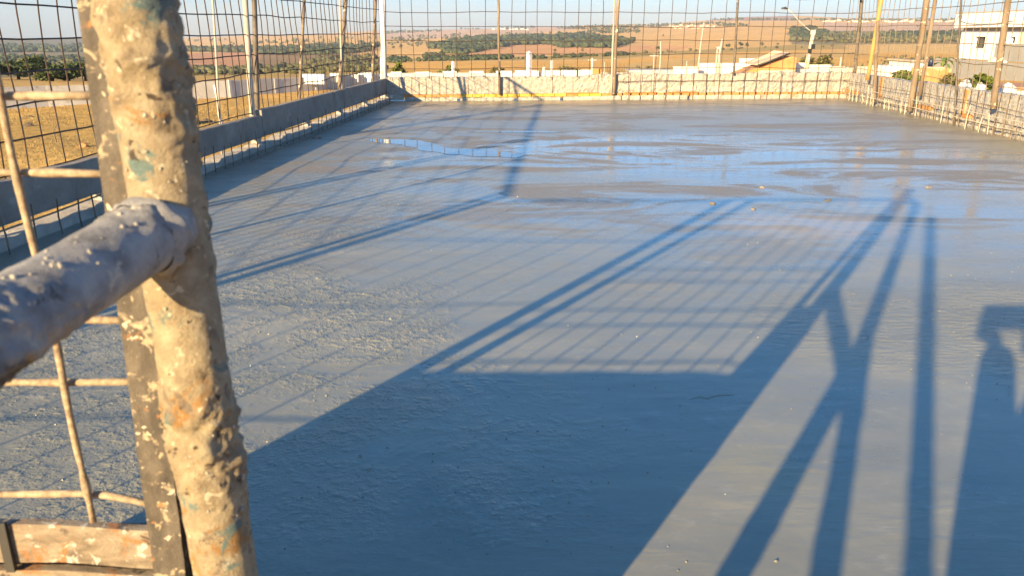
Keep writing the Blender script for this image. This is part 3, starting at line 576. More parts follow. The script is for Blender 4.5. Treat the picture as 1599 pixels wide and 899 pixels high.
# dried mortar lumps on post and rail
def splat(n, fn, seed, lo, hi):
    mb = MB(); q = random.Random(seed)
    for i in range(n):
        c, nrm = fn(q); r = q.uniform(lo, hi)*(1.8 if q.random() < .08 else 1); bm = bmesh.new(); bmesh.ops.create_icosphere(bm, subdivisions=2, radius=1)
        sq = q.uniform(.35, .8); off = Vector((q.uniform(-9, 9), 0, 0)); zs = q.uniform(.7, 1.7); V = [Vector(c)+(lambda w: w-nrm*w.dot(nrm)*(1-sq))(Vector((v.co.x, v.co.y, v.co.z*zs))*(1+.6*nz(v.co+off, 1.4)))*r for v in bm.verts]; Fc = [tuple(v.index for v in f.verts) for f in bm.faces]; bm.free(); mb.add(V, Fc, True)
    return mb
def on_post(q):
    z = q.uniform(.45, 1.3); z = z if q.random() < .5 else q.choice([1.03, 1.1, 1.16, .75, .68, .62])+q.uniform(-.05, .05); a = q.gauss(-1.0, .75) if q.random() < .75 else q.uniform(-3.1, 3.1); dr = Vector((math.cos(a), math.sin(a), 0)); z = zs_(z); return Vector((PX(z), PY, z))+dr*.0335, dr
def on_rail(q):
    t = q.uniform(.03, .55); d = (K-J).normalized(); u = d.cross(Vector((0, 0, 1))).normalized()
    if u.x < 0: u = -u
    a = q.gauss(math.radians(62), .35); dr = u*math.cos(a)+Vector((0, 0, 1))*math.sin(a); return J+d*t+dr*.0315, dr
kind(obj('mortar_splatter', splat(80, on_post, 3, .0006, .0017), 'splat', pr), 'stuff'); kind(obj('mortar_splatter', splat(70, on_rail, 4, .0007, .0021), 'splat', pr), 'stuff')

# ------------------------------------------------------------------ small things on the slab
def lump(label, xp, yp, r, grp=None, m='board'):
    c = ground(xp, yp); mb = MB(); bm = bmesh.new(); bmesh.ops.create_icosphere(bm, subdivisions=2, radius=1)
    V = [c+Vector((v.co.x*1.5, v.co.y*1.2, v.co.z*.75))*r*(1+.45*nz(v.co+Vector((xp, yp, 0)), 1.7)) for v in bm.verts]; mb.add(V, [tuple(v.index for v in f.verts) for f in bm.faces]); bm.free()
    o = obj('mortar_lump', mb, m); tag(o, label, 'mortar lump', 'mortar lumps on the wet slab')
lump('pale mortar lump on the slab, the farther of the pair left of the pipe shadows', 1190, 293, .017); lump('pale mortar lump on the slab, the nearer one by the tips of the double shadow', 1176, 327, .013)
lump('wide flat pale lump on the slab at far right', 1450, 293, .018); lump('brown lump on the slab at the tip of the thick pipe shadows', 1292, 313, .018); lump('small dark lump on the slab at the tip of the double post shadow', 1113, 318, .016)
mb = MB(); q = random.Random(5)
for i in range(1100):
    t = q.random()
    if t < .42: x, y = q.uniform(-2.2, .6), abs(q.gauss(2.6, .8))
    elif t < .72: x, y = q.gauss(2.2, .5), q.gauss(3.0, .5)
    else: x, y = q.uniform(-1, 3.4), q.uniform(1.5, 6.5)
    if y < 1.2: continue
    r = q.uniform(.0012, .0034)*(1.8 if q.random() < .05 else 1); c = Vector((x, y, r*.2)); k = q.uniform(0, 3)
    V = [c+Vector((math.cos(k+a*2.1)*r*1.4, math.sin(k+a*2.1)*r, 0)) for a in range(3)]+[c+Vector((0, 0, r*1.1))]
    mb.add(V, [(0, 1, 3), (1, 2, 3), (2, 0, 3)])
kind(obj('slab_crumbs', mb, 'slab'), 'stuff')
for xs in ([(1078, 623), (1092, 619), (1104, 622), (1118, 617), (1132, 616), (1146, 617)],):
    mb = MB(); mb.tube([ground(*p) for p in xs], [.001]+[.0026]*(len(xs)-2)+[.001], 6); o = obj('mortar_ridge', mb, 'slab')
    tag(o, {1078: 'thin wavy ridge of cement at the edge of the large shadow', 1226: 'short straight ridge of cement right of the slab middle', 1470: 'long ridge of cement running to the right side of the slab'}[xs[0][0]], 'cement ridge', 'cement ridges on the slab')

# ------------------------------------------------------------------ boundary wall and field on the left
BW = [at(-260, 31), at(60, 36), at(350, 41), at(600, 50), at(1010, 52)]
bwall = thing('boundary_wall', 'long pale precast wall crossing the dry field, white blocks along its far top', 'wall', BW[0])
def along(P, t):
    i = min(int(t), len(P)-2); return P[i].lerp(P[i+1], t-i)
ztop = [-1.06, -1.08, -1.13, -1.22, -1.25]
for i in range(4):
    a, b = BW[i], BW[i+1]; L_ = (b-a).length; np_ = max(1, round(L_/2.6))
    for k in range(np_):
        p = a.lerp(b, k/np_); q = a.lerp(b, (k+1)/np_); e = Vector((q.x-p.x, q.y-p.y, 0)); l = e.length; e.normalize(); n = Vector((e.y, -e.x, 0))
        zt = ztop[i]+(ztop[i+1]-ztop[i])*(k+.5)/np_+R(-.02, .02); c = (p+q)/2
        mb = MB(); mb.box((c.x, c.y, (zt-2.75)/2), (l-.05, .10, zt+2.75), e, n); obj('panel', mb, 'precast', bwall)
        mb = MB(); mb.box((p.x, p.y, (zt-2.7)/2), (.14, .16, zt+2.76), e, n); obj('pier', mb, 'precast', bwall)
for i, (x0, x1, yt, yb) in enumerate([(466, 502, 116, 127), (512, 530, 115, 125), (540, 556, 117, 124), (557, 580, 114, 124), (583, 596, 116, 123), (608, 625, 112.5, 120), (645, 669, 112.5, 120), (690, 712, 111.5, 120), (732, 755, 111.5, 119), (775, 800, 111, 119), (805, 842, 110.5, 118), (848, 876, 110.5, 118), (878, 902, 110, 117), (905, 931, 109.5, 117)]):
    yy = 45+6*min(1, max(0, (x0-466)/150)); pA, pB = at(x0, yy), at(x1, yy); zt, zb = zpx(x0, yt, yy), zpx(x0, yb, yy)-.15
    mb = MB(); mb.box(((pA.x+pB.x)/2, yy-.02, (zt+zb)/2), (pB.x-pA.x, .3, zt-zb), jit=.015); obj('block', mb, 'block', bwall)
def vpost(name, label, cat, xp, yt, Y, r, m, lean=0, group=None, sq=False, extra=None):
    g = at(xp, Y); z = zpx(xp, yt, Y); t = thing(name, label, cat, g, group); mb = MB()
    tp = Vector((g.x+lean, g.y, z))
    if sq: 
        mb.tube([g-Vector((0, 0, .2)), g.lerp(tp, .5), tp], [r*1.35]*3, 4)
    else: mb.tube([g-Vector((0, 0, .2)), g.lerp(tp, .35)+Vector((R(-r, r), 0, 0)), g.lerp(tp, .7)+Vector((R(-r, r), 0, 0)), tp], [r*1.1, r, r*.95, r*.85], 7)
    obj('shaft', mb, m, t)
    if extra: extra(t, g, tp)
    else:
        cb = MB(); cb.tube([tp-Vector((0, 0, .01)), tp+Vector((0, 0, r*.5))], [r*.86, r*.5], 7); obj('end_cap', cb, m, t)
    return t
vpost('concrete_post', 'leaning white post in the dry field behind the left boards', 'post', 333, 134, 29, .055, 'post_white', -.16)
vpost('concrete_post', 'thick white post rising behind the far wall blocks', 'post', 827, 82, 46, .12, 'post_white', sq=True)
vpost('concrete_post', 'short white post left of the thin brown fence post at the far wall', 'post', 707, 97, 48, .075, 'post_white', sq=True)
vpost('concrete_post', 'slim white post right of the thick white one', 'post', 863, 95, 47, .06, 'post_white', sq=True)
vpost('concrete_post', 'stub of a white post between the white blocks', 'post', 851, 106, 49, .08, 'post_white', sq=True)
def cross(t, g, tp):
    mb = MB(); mb.box(tp+Vector((0, 0, -.12)), (.5, .05, .06)); obj('crossbar', mb, 'post_pale', t)
vpost('timber_pole', 'tall pale timber pole leaning right of the middle field', 'pole', 1093, 36, 44, .05, 'post_pale', .2)
vpost('timber_pole', 'pale pole, the left one of the pair by the white wall', 'pole', 1121, 76, 46, .06, 'post_pale', .06)
vpost('timber_pole', 'pale pole, the taller right one of the pair by the white wall', 'pole', 1125, 62, 46, .07, 'post_pale', .15)
vpost('timber_pole', 'short pale pole left of the white wall end', 'pole', 1033, 66, 47, .05, 'post_pale')
vpost('timber_pole', 'thin pale stick with a small crosspiece in the middle field', 'pole', 1023, 84, 47, .035, 'post_pale', .03, extra=cross)
vpost('timber_pole', 'thin pale stick right of the middle fence post', 'pole', 946, 98, 49, .035, 'post_pale')
vpost('timber_pole', 'thin white stick left of the middle fence post', 'pole', 926, 91, 49, .04, 'post_white', .02, extra=cross)
vpost('timber_pole', 'thin dark stick standing at the left of the middle fence post', 'pole', 907, 91, 49, .02, 'post_brown')
vpost('timber_pole', 'short pale pole standing behind the far right corner of the wall', 'pole', 1319, 90, 40, .05, 'post_pale')
vpost('timber_pole', 'pale stick standing in the field right of the leaning pole', 'pole', 1076, 96, 47, .04, 'post_pale')
# steel starter bars sticking out of the blocks beyond the far wall
t = thing('rebar_row', 'clump of thin rusty bars sticking up behind the middle of the far wall', 'rebar', at(890, 51))
for i in range(26):
    x = 840+i*5.2+R(-2, 2); g = at(x, 51); z = zpx(x, R(98, 107), 51); mb = MB(); mb.tube([(g.x, 51, g.z), (g.x+R(-.05, .05), 51, z)], .012, 4); obj('starter_bar', mb, 'rebar', t)
mb = MB(); g = at(968, 50); q = random.Random(3)
for i in range(46):
    a = q.uniform(0, 6.3); b = g+Vector((q.uniform(-.7, .7), q.uniform(-.3, .3), 0)); zt = zpx(968, q.uniform(96, 108), 50)
    mb.tube([(b.x, b.y, b.z), (b.x+q.uniform(-.1, .1), b.y, (b.z+zt)/2), (b.x+q.uniform(-.35, .35), b.y, zt)], [.014, .01, .004], 4)
tag(obj('dry_shrub', mb, 'drybranch'), 'leafless brown shrub behind the far wall by the middle fence post', 'shrub')
# orange block and dull sheet beyond the far wall
g = at(934, 50); mb = MB(); mb.box((g.x, 50, (g.z+zpx(934, 107.5, 50))/2), (.55, .3, zpx(934, 107.5, 50)-g.z), jit=.02); tag(obj('brick_stack', mb, 'brick_orange'), 'small orange brick stack behind the far wall', 'bricks')
pA, pB = at(985, 56), at(1056, 56); mb = MB(); zt = zpx(1010, 110, 56); mb.box(((pA.x+pB.x)/2, 56.8, (zt+pA.z)/2), (pB.x-pA.x, 1.6, zt-pA.z), jit=.03)
tag(obj('roof_sheet', mb, 'lampgrey'), 'low flat grey roof beyond the middle of the far wall', 'roof')

# ------------------------------------------------------------------ buildings beyond the far and right walls
def house(name, label, cat, loc, group=None): return thing(name, label, cat, loc, group)
# long white wall
p0, p1 = at(1056, 55), at(1190, 60)
ww = thing('garden_wall', 'bright white rendered wall in two heights left of the orange brick shed', 'wall', p0)
for x0, x1, Y, yt in ((1056, 1095, 55, 106), (1096, 1162, 56, 100.5), (1160, 1187, 57.5, 93)):
    a, b = at(x0, Y), at(x1, Y); z = zpx(x0, yt, Y); mb = MB(); mb.box(((a.x+b.x)/2, Y+.1, (z-3.2)/2), (b.x-a.x, .2, z+3.2)); obj('wall_section', mb, 'white', ww)
    mb = MB(); mb.box(((a.x+b.x)/2, Y+.1, z+.03), (b.x-a.x+.04, .26, .06)); obj('coping', mb, 'white', ww)
# brick shed with sloping roof
Y = 50; sh = thing('brick_shed', 'orange brick lean-to with a pale sloping roof and dark gutter', 'shed', at(1220, Y))
a, b = at(1160, Y), at(1248, Y); xs = lambda px: (px-800)/1293*Y
mb = MB(); mb.prism([(xs(1160), -3.0), (xs(1249), -3.0), (xs(1249), zpx(1249, 90, Y)), (xs(1236), zpx(1236, 88, Y)), (xs(1160), zpx(1160, 117, Y))], (1, 0, 0), (0, 0, 1), (0, 1, 0), (0, Y, 0), 2.2); obj('wall', mb, 'brickwall', sh)
mb = MB(); zz = zpx(1220, 109, Y); mb.box(((xs(1192)+xs(1247))/2, Y-.03, zz-.35), (xs(1247)-xs(1192), .05, .62)); obj('render_band', mb, 'ledge', sh)
mb = MB(); z0, z1 = zpx(1183, 102, Y), zpx(1236, 83, Y); mb.prism([(xs(1183), z0), (xs(1236), z1), (xs(1236), z1+.05), (xs(1183), z0+.05)], (1, 0, 0), (0, 0, 1), (0, 1, 0), (0, Y-.3, 0), 2.8); obj('roof', mb, 'roofslab', sh)
mb = MB(); mb.tube([(xs(1185), Y-.34, z0-.02), (xs(1235), Y-.34, z1-.01)], .055, 6); obj('gutter', mb, 'darkmetal', sh)
mb = MB(); mb.prism([(xs(1183), z0-.02), (xs(1183), z0+.05), (xs(1222), zpx(1222, 80, Y)), (xs(1236), z1+.06)], (1, 0, 0), (0, 0, 1), (0, 1, 0), (0, Y+1.2, 0), .08); obj('gable_sheet', mb, 'roofslab', sh)
mb = MB(); mb.box((xs(1250.5), Y+.4, zpx(1250, 111, Y)-.3), (.16, .3, .9)); obj('door', mb, 'dark', sh)
ws = thing('garden_wall', 'low white wall under the round bush by the lamp post', 'wall', at(1280, 52))
mb = MB(); a, b = at(1252, 53), at(1306, 53); z = zpx(1280, 101.5, 53); mb.box(((a.x+b.x)/2, 53, (z-3)/2), (b.x-a.x, .2, z+3)); obj('wall_section', mb, 'white', ws)
mb = MB(); a, b = at(1249, 52), at(1262, 52); z = zpx(1255, 98.5, 52); mb.box(((a.x+b.x)/2, 52, (z-3)/2), (b.x-a.x, .25, z+3)); obj('gate_pier', mb, 'white', ws)
wz = thing('garden_wall', 'pinkish render wall between the lamp post and the yellow timber pole', 'wall', at(1345, 30))
mb = MB(); a, b = at(1306, 30), at(1378, 30); z = zpx(1345, 104, 30); mb.box(((a.x+b.x)/2, 30, (z-2.6)/2), (b.x-a.x, .2, z+2.6)); obj('wall_section', mb, 'ledge', wz)
mb = MB(); a, b = at(1258, 31), at(1312, 31); z = zpx(1280, 108, 31); mb.box(((a.x+b.x)/2, 31, (z-2.6)/2), (b.x-a.x, .2, z+2.6)); obj('wall_section', mb, 'precast', wz)
# small white shed with tank
Y = 34; sw = thing('small_shed', 'small white shed with a dark slanting roof edge behind the leafy bush', 'shed', at(1420, Y)); xs = lambda px: (px-800)/1293*Y
mb = MB(); mb.prism([(xs(1391), -2.6), (xs(1432), -2.6), (xs(1432), zpx(1432, 104, Y)), (xs(1391), zpx(1391, 104, Y))], (1, 0, 0), (0, 0, 1), (0, 1, 0), (0, Y, 0), 1.5); obj('wall', mb, 'white', sw)
mb = MB(); mb.prism([(xs(1398), zpx(1398, 114.5, Y)), (xs(1425), zpx(1425, 109, Y)), (xs(1425), zpx(1425, 112, Y)), (xs(1404), zpx(1404, 116, Y))], (1, 0, 0), (0, 0, 1), (0, 1, 0), (0, Y-.05, 0), .04); obj('eave', mb, 'dark', sw)
Y2 = 40; sb = thing('white_outbuilding', 'low white outbuilding above the orange brick wall at right', 'shed', at(1445, Y2)); xs2 = lambda px: (px-800)/1293*Y2
mb = MB(); mb.prism([(xs2(1433), -2.6), (xs2(1457), -2.6), (xs2(1457), zpx(1457, 98, Y2)), (xs2(1450), zpx(1450, 96, Y2)), (xs2(1433), zpx(1433, 97, Y2))], (1, 0, 0), (0, 0, 1), (0, 1, 0), (0, Y2, 0), 2.5); obj('wall', mb, 'white', sb)
mb = MB(); mb.box((xs2(1445), Y2+1.2, zpx(1445, 95.5, Y2)), (1.0, 2.8, .06)); obj('roof', mb, 'roofslab', sb)
Y3 = 36; ob = thing('brick_wall', 'orange brick wall in front of the white outbuilding at right', 'wall', at(1455, Y3)); xs3 = lambda px: (px-800)/1293*Y3
mb = MB(); z = zpx(1455, 107, Y3); mb.box(((xs3(1432)+xs3(1494))/2, Y3, (z-2.6)/2), (xs3(1494)-xs3(1432), .2, z+2.6)); obj('wall_section', mb, 'brickwall', ob)
mb = MB(); mb.box(((xs3(1432)+xs3(1482))/2, Y3, z+.03), (xs3(1482)-xs3(1432), .26, .06)); obj('coping', mb, 'roofslab', ob)
wt = thing('water_tank', 'dark blue water tank on the orange brick wall', 'tank', (xs3(1471), Y3+.5, zpx(1471, 105, Y3)))
mb = MB(); c = Vector((xs3(1471), Y3+.5, zpx(1471, 105, Y3)+.0)); mb.tube([c, c+Vector((0, 0, .25)), c+Vector((0, 0, .30))], [.11, .12, .10], 14); obj('body', mb, 'tank', wt)
mb = MB(); mb.tube([c+Vector((0, 0, .295)), c+Vector((0, 0, .33)), c+Vector((0, 0, .35))], [.085, .08, .03], 14); obj('lid', mb, 'tank', wt)
# white modern house at the right: the visible side wall runs towards the camera
P1 = ((1502-800)/1293*62, 62.0); P2 = (32.76, 46.4)
ho, he, hn, hl = frame(P1, P2)   # hn points to the left (west), the lit side
if hn.x > 0: hn = -hn
hz = lambda px, py: on_line((px, py), P1, P2)[:2]
hs = thing('white_house', 'white two storey modern house with flat parapet and grey lower walls at the right edge', 'house', (P1[0], P1[1], -2.7))
up = Vector((0, 0, 1))
def hbox(name, s0, s1, z0, z1, d0, d1, m, parent=None):
    c = ho+he*((s0+s1)/2)+up*((z0+z1)/2)-hn*((d0+d1)/2); mb = MB(); mb.box(c, (s1-s0, d1-d0, z1-z0), he, hn); return obj(name, mb, m, parent or hs)
zp_t = hz(1502, 22)[1]; zp_b = hz(1502, 43.5)[1]; zs = hz(1510, 49)[1]; zw_b = hz(1510, 92)[1]; sE = 34
hbox('parapet', -.15, sE, zp_b, zp_t, -.55, 9, 'house_white'); hbox('parapet_cap', -.2, sE+.05, zp_t, zp_t+.06, -.6, 9.05, 'lampgrey')
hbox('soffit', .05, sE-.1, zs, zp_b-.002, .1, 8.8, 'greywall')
# upper wall built round its openings
s_w0, z_w1 = hz(1521, 57.5); s_w1, z_w0 = hz(1535.5, 76); s_g = hz(1553, 80)[0]; z_g = hz(1560, 68)[1]
s_v0, z_v1 = hz(1576.5, 58); s_v1, z_v0 = hz(1583.5, 68); s_y = hz(1590, 60)[0]
hbox('wall', .0, s_w0, zw_b, zs, .02, .27, 'house_white'); hbox('wall', s_w0, s_w1, z_w1, zs, .02, .27, 'house_white'); hbox('wall', s_w0, s_w1, zw_b, z_w0, .02, .27, 'house_white')
hbox('wall', s_w1, s_g, zw_b, zs, .02, .27, 'house_white'); hbox('wall', s_g, s_v0, z_g, zs, .02, .27, 'house_white'); hbox('wall', s_v0, s_v1, z_v1, zs, .02, .27, 'house_white'); hbox('wall', s_v0, s_v1, z_g, z_v0, .02, .27, 'house_white')
hbox('wall', s_v1, s_y, z_g, zs, .02, .27, 'house_white'); hbox('wall', s_y, sE-.2, z_g, zs, .0, .27, 'cream'); hbox('wall', s_g, sE-.2, zw_b, z_g-.002, .0, .27, 'greywall')
hbox('end_wall', .0, .25, zw_b, zs, .28, 8.7, 'house_white')
for (q0, q1, r0, r1) in ((s_w0, s_w1, z_w0, z_w1), (s_v0, s_v1, z_v0, z_v1)):
    wo = hbox('window', q0, q1, r0, r1, .36, .40, 'dark'); hbox('window_sill', q0-.05, q1+.05, r0-.06, r0-.002, -.04, .34, 'house_white', wo)
    wo2 = hbox('window_frame', (q0+q1)/2-.03, (q0+q1)/2+.03, r0, r1, .30, .355, 'darkmetal', wo)
s_p0 = hz(1481, 95)[0]; z_p = hz(1500, 93)[1]
hbox('base_wall', -3.0, sE, -3.0, z_p, -.25, -.05, 'greywall'); hbox('base_wall_end', -3.0, -2.8, -3.0, z_p-.002, -.049, 2.0, 'greywall')
mb = MB(); q0, q1 = hz(1551, 93)[0], hz(1575, 94)[0]
mb.prism([(q0, z_p-.02), (q1, z_p-.02), (q1, z_p+.07), (q0, zw_b+(zs-zw_b)*.12)], he, up, hn, ho+hn*.03, .3); obj('ramp', mb, 'white', hs)
for (a, b) in (((1500, 39), (1512, 24)), ((1512, 33), (1540, 38)), ((1540, 38), (1597, 33))):
    A_, B_ = hz(*a), hz(*b); mb = MB(); mb.tube([ho+he*A_[0]+up*A_[1]+hn*.62, ho+he*(A_[0]+B_[0])/2+up*((A_[1]+B_[1])/2-.08)+hn*.62, ho+he*B_[0]+up*B_[1]+hn*.62], .018, 4); obj('cable', mb, 'darkmetal', hs)
# lamp post
Y = 47; g = at(1266, Y); lpz = lambda py: zpx(1270, py, Y); xs = lambda px: (px-800)/1293*Y
lt = thing('street_lamp', 'concrete street lamp with a long thin arm reaching left over the brick shed', 'street lamp', g)
mb = MB(); mb.tube([(xs(1264), Y, g.z), (xs(1267), Y, lpz(90)), (xs(1271), Y, lpz(49))], [.14, .12, .095], 10); obj('pole', mb, 'pole', lt)
mb = MB(); mb.tube([(xs(1271), Y, lpz(52)), (xs(1262), Y, lpz(46)), (xs(1247), Y, lpz(34)), (xs(1234), Y, lpz(20)), (xs(1226), Y, lpz(14))], .028, 7); obj('arm', mb, 'lampgrey', lt)
mb = MB(); mb.tube([(xs(1227), Y, lpz(14.5)), (xs(1223), Y, lpz(13)), (xs(1217), Y, lpz(13.6))], [.03, .075, .04], 8); obj('lamp_head', mb, 'darkmetal', lt)
mb = MB(); mb.box((xs(1269.5), Y, lpz(51)), (.26, .2, .26)); obj('bracket', mb, 'lampgrey', lt)
for xx, yy, w in ((1271, 73, .2), (1267, 80, .16)): mb = MB(); mb.box((xs(xx), Y-.14, lpz(yy)), (w, .16, .26)); obj('meter_box', mb, 'dark', lt)
# ------------------------------------------------------------------ trees and bushes near the site
def ellip(q, R3):
    while True:
        v = Vector((q.uniform(-1, 1), q.uniform(-1, 1), q.uniform(-1, 1)))
        if .25 < v.length < 1: return Vector((v.x*R3[0], v.y*R3[1], v.z*R3[2]))
def crown_mb(c, R3, n, size, seed, clumps=14):
    q = random.Random(seed); mb = MB(); cl = []
    for i in range(clumps):
        p = ellip(q, R3); cl.append((Vector(c)+p*.78, q.uniform(.28, .5)))
    for i in range(n):
        cc, k = q.choice(cl); p = cc+ellip(q, [a*k for a in R3]); s = size*q.uniform(.6, 1.4)
        u = Vector((q.gauss(0, 1), q.gauss(0, 1), q.gauss(0, .6))).normalized(); w = u.cross(Vector((q.gauss(0, 1), q.gauss(0, 1), q.gauss(0, 1)))).normalized()
        mb.add([p-u*s, p+w*s*.5, p+u*s, p-w*s*.5], [(0, 1, 2, 3)])
    return mb
def tree(name, label, cat, base, hgt, R3, leafm, n, size, seed, group=None, trunk_r=.08):
    t = thing(name, label, cat, base, group); q = random.Random(seed); base = Vector(base); c = base+Vector((0, 0, hgt-R3[2])); mb = MB()
    mb.tube([base-Vector((0, 0, .2)), base.lerp(c, .5)+Vector((q.uniform(-.1, .1), 0, 0)), c], [trunk_r*1.3, trunk_r, trunk_r*.5], 7)
    for i in range(4): mb.tube([base.lerp(c, .45+.1*i), c+ellip(q, [a*.7 for a in R3])], [trunk_r*.5, trunk_r*.15], 5)
    obj('trunk', mb, 'bark', t); obj('crown', crown_mb(c, R3, n, size, seed), leafm, t); return t
for i, (x, yt, Y, w, lb) in enumerate([(-40, 96, 66, 2.2, 'dark green tree at the far left edge beyond the boundary wall'), (16, 95, 68, 2.0, 'dark green tree behind the upright gate wire beyond the boundary wall'), (44, 89, 74, 2.2, 'dark tree with the highest top beyond the boundary wall at left'), (68, 100, 62, 1.7, 'rounded dark green tree in the middle of the row beyond the boundary wall'), (94, 99, 63, 1.7, 'dark green tree right of the middle in the row beyond the boundary wall'), (122, 98, 64, 1.8, 'dark green tree beside the angle iron beyond the boundary wall'), (150, 99, 66, 1.9, 'dark green tree hidden behind the pipe post beyond the boundary wall')]):
    g = at(x, Y); hh = zpx(x, yt, Y)-g.z; tree('tree', lb, 'tree', g, hh, (w*.85, w*.85, hh*.46), 'leaf_dark', 1900, .16, 100+i, 'trees beyond the boundary wall', .12)
def bush(label, x0, x1, yt, Y, m, n, size, seed, zb=None, group=None, yb=None):
    if yb: zb = zpx((x0+x1)/2, yb, Y)
    a, b = at(x0, Y), at(x1, Y); c = (a+b)/2; zt = zpx((x0+x1)/2, yt, Y); zb = c.z if zb is None else zb; R3 = ((b.x-a.x)/2*1.05, (b.x-a.x)/2, (zt-zb)/2)
    t = thing('bush', label, 'bush', (c.x, c.y, zb), group); mb = MB(); q = random.Random(seed)
    for i in range(5): mb.tube([(c.x, c.y, zb), (c.x+q.uniform(-.5, .5)*R3[0], c.y, zb+R3[2]), (c.x+q.uniform(-.8, .8)*R3[0], c.y, zb+R3[2]*1.6)], [.03, .02, .008], 5)
    obj('stem', mb, 'bark', t); obj('crown', crown_mb((c.x, c.y, (zt+zb)/2), R3, n, size, seed), m, t)
bush('round yellowish green bush behind the low white wall by the lamp post', 1254, 1310, 83, 58, 'leaf_olive', 1500, .13, 201)
bush('bright green leafy bush behind the right wall between the yellow pole and the thick post', 1402, 1458, 104, 22, 'leaf_green', 2200, .055, 202, yb=142)
bush('dull green plant at the foot of the grey base wall, left of the thin rod', 1480, 1514, 110, 17.5, 'leaf_olive', 1100, .045, 203, yb=150)
bush('small dark plant between two pale stones behind the right wall', 1516, 1534, 121, 15, 'leaf_dark', 550, .03, 204, yb=150)
bush('leafy green plant behind the right wall near the thick post at the edge', 1531, 1568, 112, 15, 'leaf_green', 1300, .04, 205, yb=156)
bush('low green bush behind the far left wall corner by the white post', 606, 634, 97, 60, 'leaf_green', 900, .13, 206)
bush('small green bush behind the white blocks near the short white post', 683, 720, 104, 62, 'leaf_green', 700, .12, 207)
bush('low olive bush behind the white blocks in the middle', 868, 912, 100, 66, 'leaf_olive', 800, .12, 208)
bush('olive bush behind the blocks right of the thin brown post', 760, 800, 104, 64, 'leaf_olive', 600, .12, 209)
for i, (x, y, Y, r) in enumerate([(1508, 135, 14.5, .11), (1531, 140, 14, .10), (1571, 146, 13, .14)]):
    c = atY(x, y, Y); mb = MB(); bm = bmesh.new(); bmesh.ops.create_icosphere(bm, subdivisions=2, radius=1)
    mb.add([c+Vector((v.co.x*.9, v.co.y, v.co.z*1.1))*r*(1+.4*nz(v.co+Vector((i*3, 0, 0)), 1.3)) for v in bm.verts], [tuple(v.index for v in f.verts) for f in bm.faces]); bm.free()
    tag(obj('stone', mb, 'white'), ['pale stone behind the right wall, left of the thin rod', 'pale stone behind the right wall, right of the thin rod', 'largest pale stone behind the right wall by the edge post'][i], 'stone', 'pale stones behind the right wall')
# earth bank the stones and plants stand on
mb = MB(); V = []; Fc = []
for i in range(17):
    for j in range(9): s = i/16; u = j/8; x = 6.9+s*4.5+u*1.6; y = 9.5+s*12; V.append((x, y, .10-.55*u-.5*s+nz((x, y, 0), .9)*.12))
for i in range(16):
    for j in range(8): Fc.append((i*9+j, i*9+j+1, (i+1)*9+j+1, (i+1)*9+j))
mb.add(V, Fc, True); kind(obj('earth_bank', mb, 'ledge'), 'structure')
g = at(1590, 15); z = zpx(1590, 139, 15); t = thing('white_car_roof', 'low white roof with a dark gap below at the right edge behind the wall', 'roof', (g.x, 15, z-.4))
mb = MB(); mb.box((g.x+.2, 15, z-.12), (.9, 1.2, .22), jit=.01); obj('roof', mb, 'white', t); mb = MB(); mb.box((g.x+.2, 15.02, z-.36), (.86, 1.1, .24)); obj('opening', mb, 'dark', t); mb = MB(); mb.box((g.x+.2, 15.1, z+.03), (.96, 1.3, .07)); obj('tiles', mb, 'roof_tile', t)
t.name = 'low_roof'
# banana plant
Y = 45; g = at(1481, Y); t = thing('banana_plant', 'banana plant with broad drooping leaves left of the white house', 'plant', g); mb = MB(); mb.tube([g, g+Vector((0, 0, 1.4))], [.12, .07], 8); obj('stem', mb, 'leaf_olive', t)
for i in range(9):
    a = i*2.4; l = R(.7, 1.15); c = g+Vector((0, 0, R(1.15, 1.5))); V = []; Fc = []
    for k in range(7):
        f = k/6; p = c+Vector((math.cos(a)*l*f, math.sin(a)*l*f, .75*f-1.05*f*f)); w = .10*math.sin(math.pi*min(.98, f*.9+.08)); sd = Vector((-math.sin(a), math.cos(a), 0))*w; V += [p-sd, p+Vector((0, 0, .03)), p+sd]
    for k in range(6):
        for j in (0, 1): Fc.append((k*3+j, k*3+j+1, k*3+j+4, k*3+j+3))
    mb = MB(); mb.add(V, Fc, True); obj('leaf', mb, 'leaf_banana', t)
# dry field details
g = ground(88, 222, -2.2); mb = MB(); q = random.Random(11)
def branch(p, d, l, r, dep):
    e_ = p+d*l; mb.tube([p, p+d*l*.5+Vector((q.uniform(-.04, .04), 0, 0)), e_], [r, r*.8, r*.55], 5)
    if dep:
        for i in range(2 if dep > 1 else 3): branch(e_, (d+Vector((q.uniform(-.8, .8), q.uniform(-.4, .4), q.uniform(-.1, .35)))).normalized(), l*.72, r*.55, dep-1)
branch(g, Vector((-.1, 0, 1)).normalized(), .34, .028, 3); tag(obj('dry_sapling', mb, 'drybranch'), 'small leafless sapling standing in the dry grass at left', 'sapling')
for i, (x, y, s, lb) in enumerate([(300, 193, .3, 'dark brown mound in the dry grass beside the leaning white post, the bigger one'), (322, 190, .16, 'smaller dark mound touching the leaning white post'), (47, 186, .16, 'upper dark clod in the dry grass at left'), (45, 197, .15, 'lower dark clod in the dry grass at left'), (26, 186, .12, 'dark clod beside the gate wire in the dry grass'), (131, 228, .12, 'reddish clod in the dry grass beside the angle iron')]):
    c = ground(x, y, -2.15); mb = MB(); bm = bmesh.new(); bmesh.ops.create_icosphere(bm, subdivisions=2, radius=1)
    mb.add([c+Vector((v.co.x*1.3, v.co.y, max(-.3, v.co.z)*.75))*s*(1+.5*nz(v.co+Vector((i*7, 0, 0)), 1.6)) for v in bm.verts], [tuple(v.index for v in f.verts) for f in bm.faces]); bm.free()
    tag(obj('earth_clod', mb, 'bark' if i != 5 else 'brick_orange'), lb, 'clod', 'clods in the dry field')
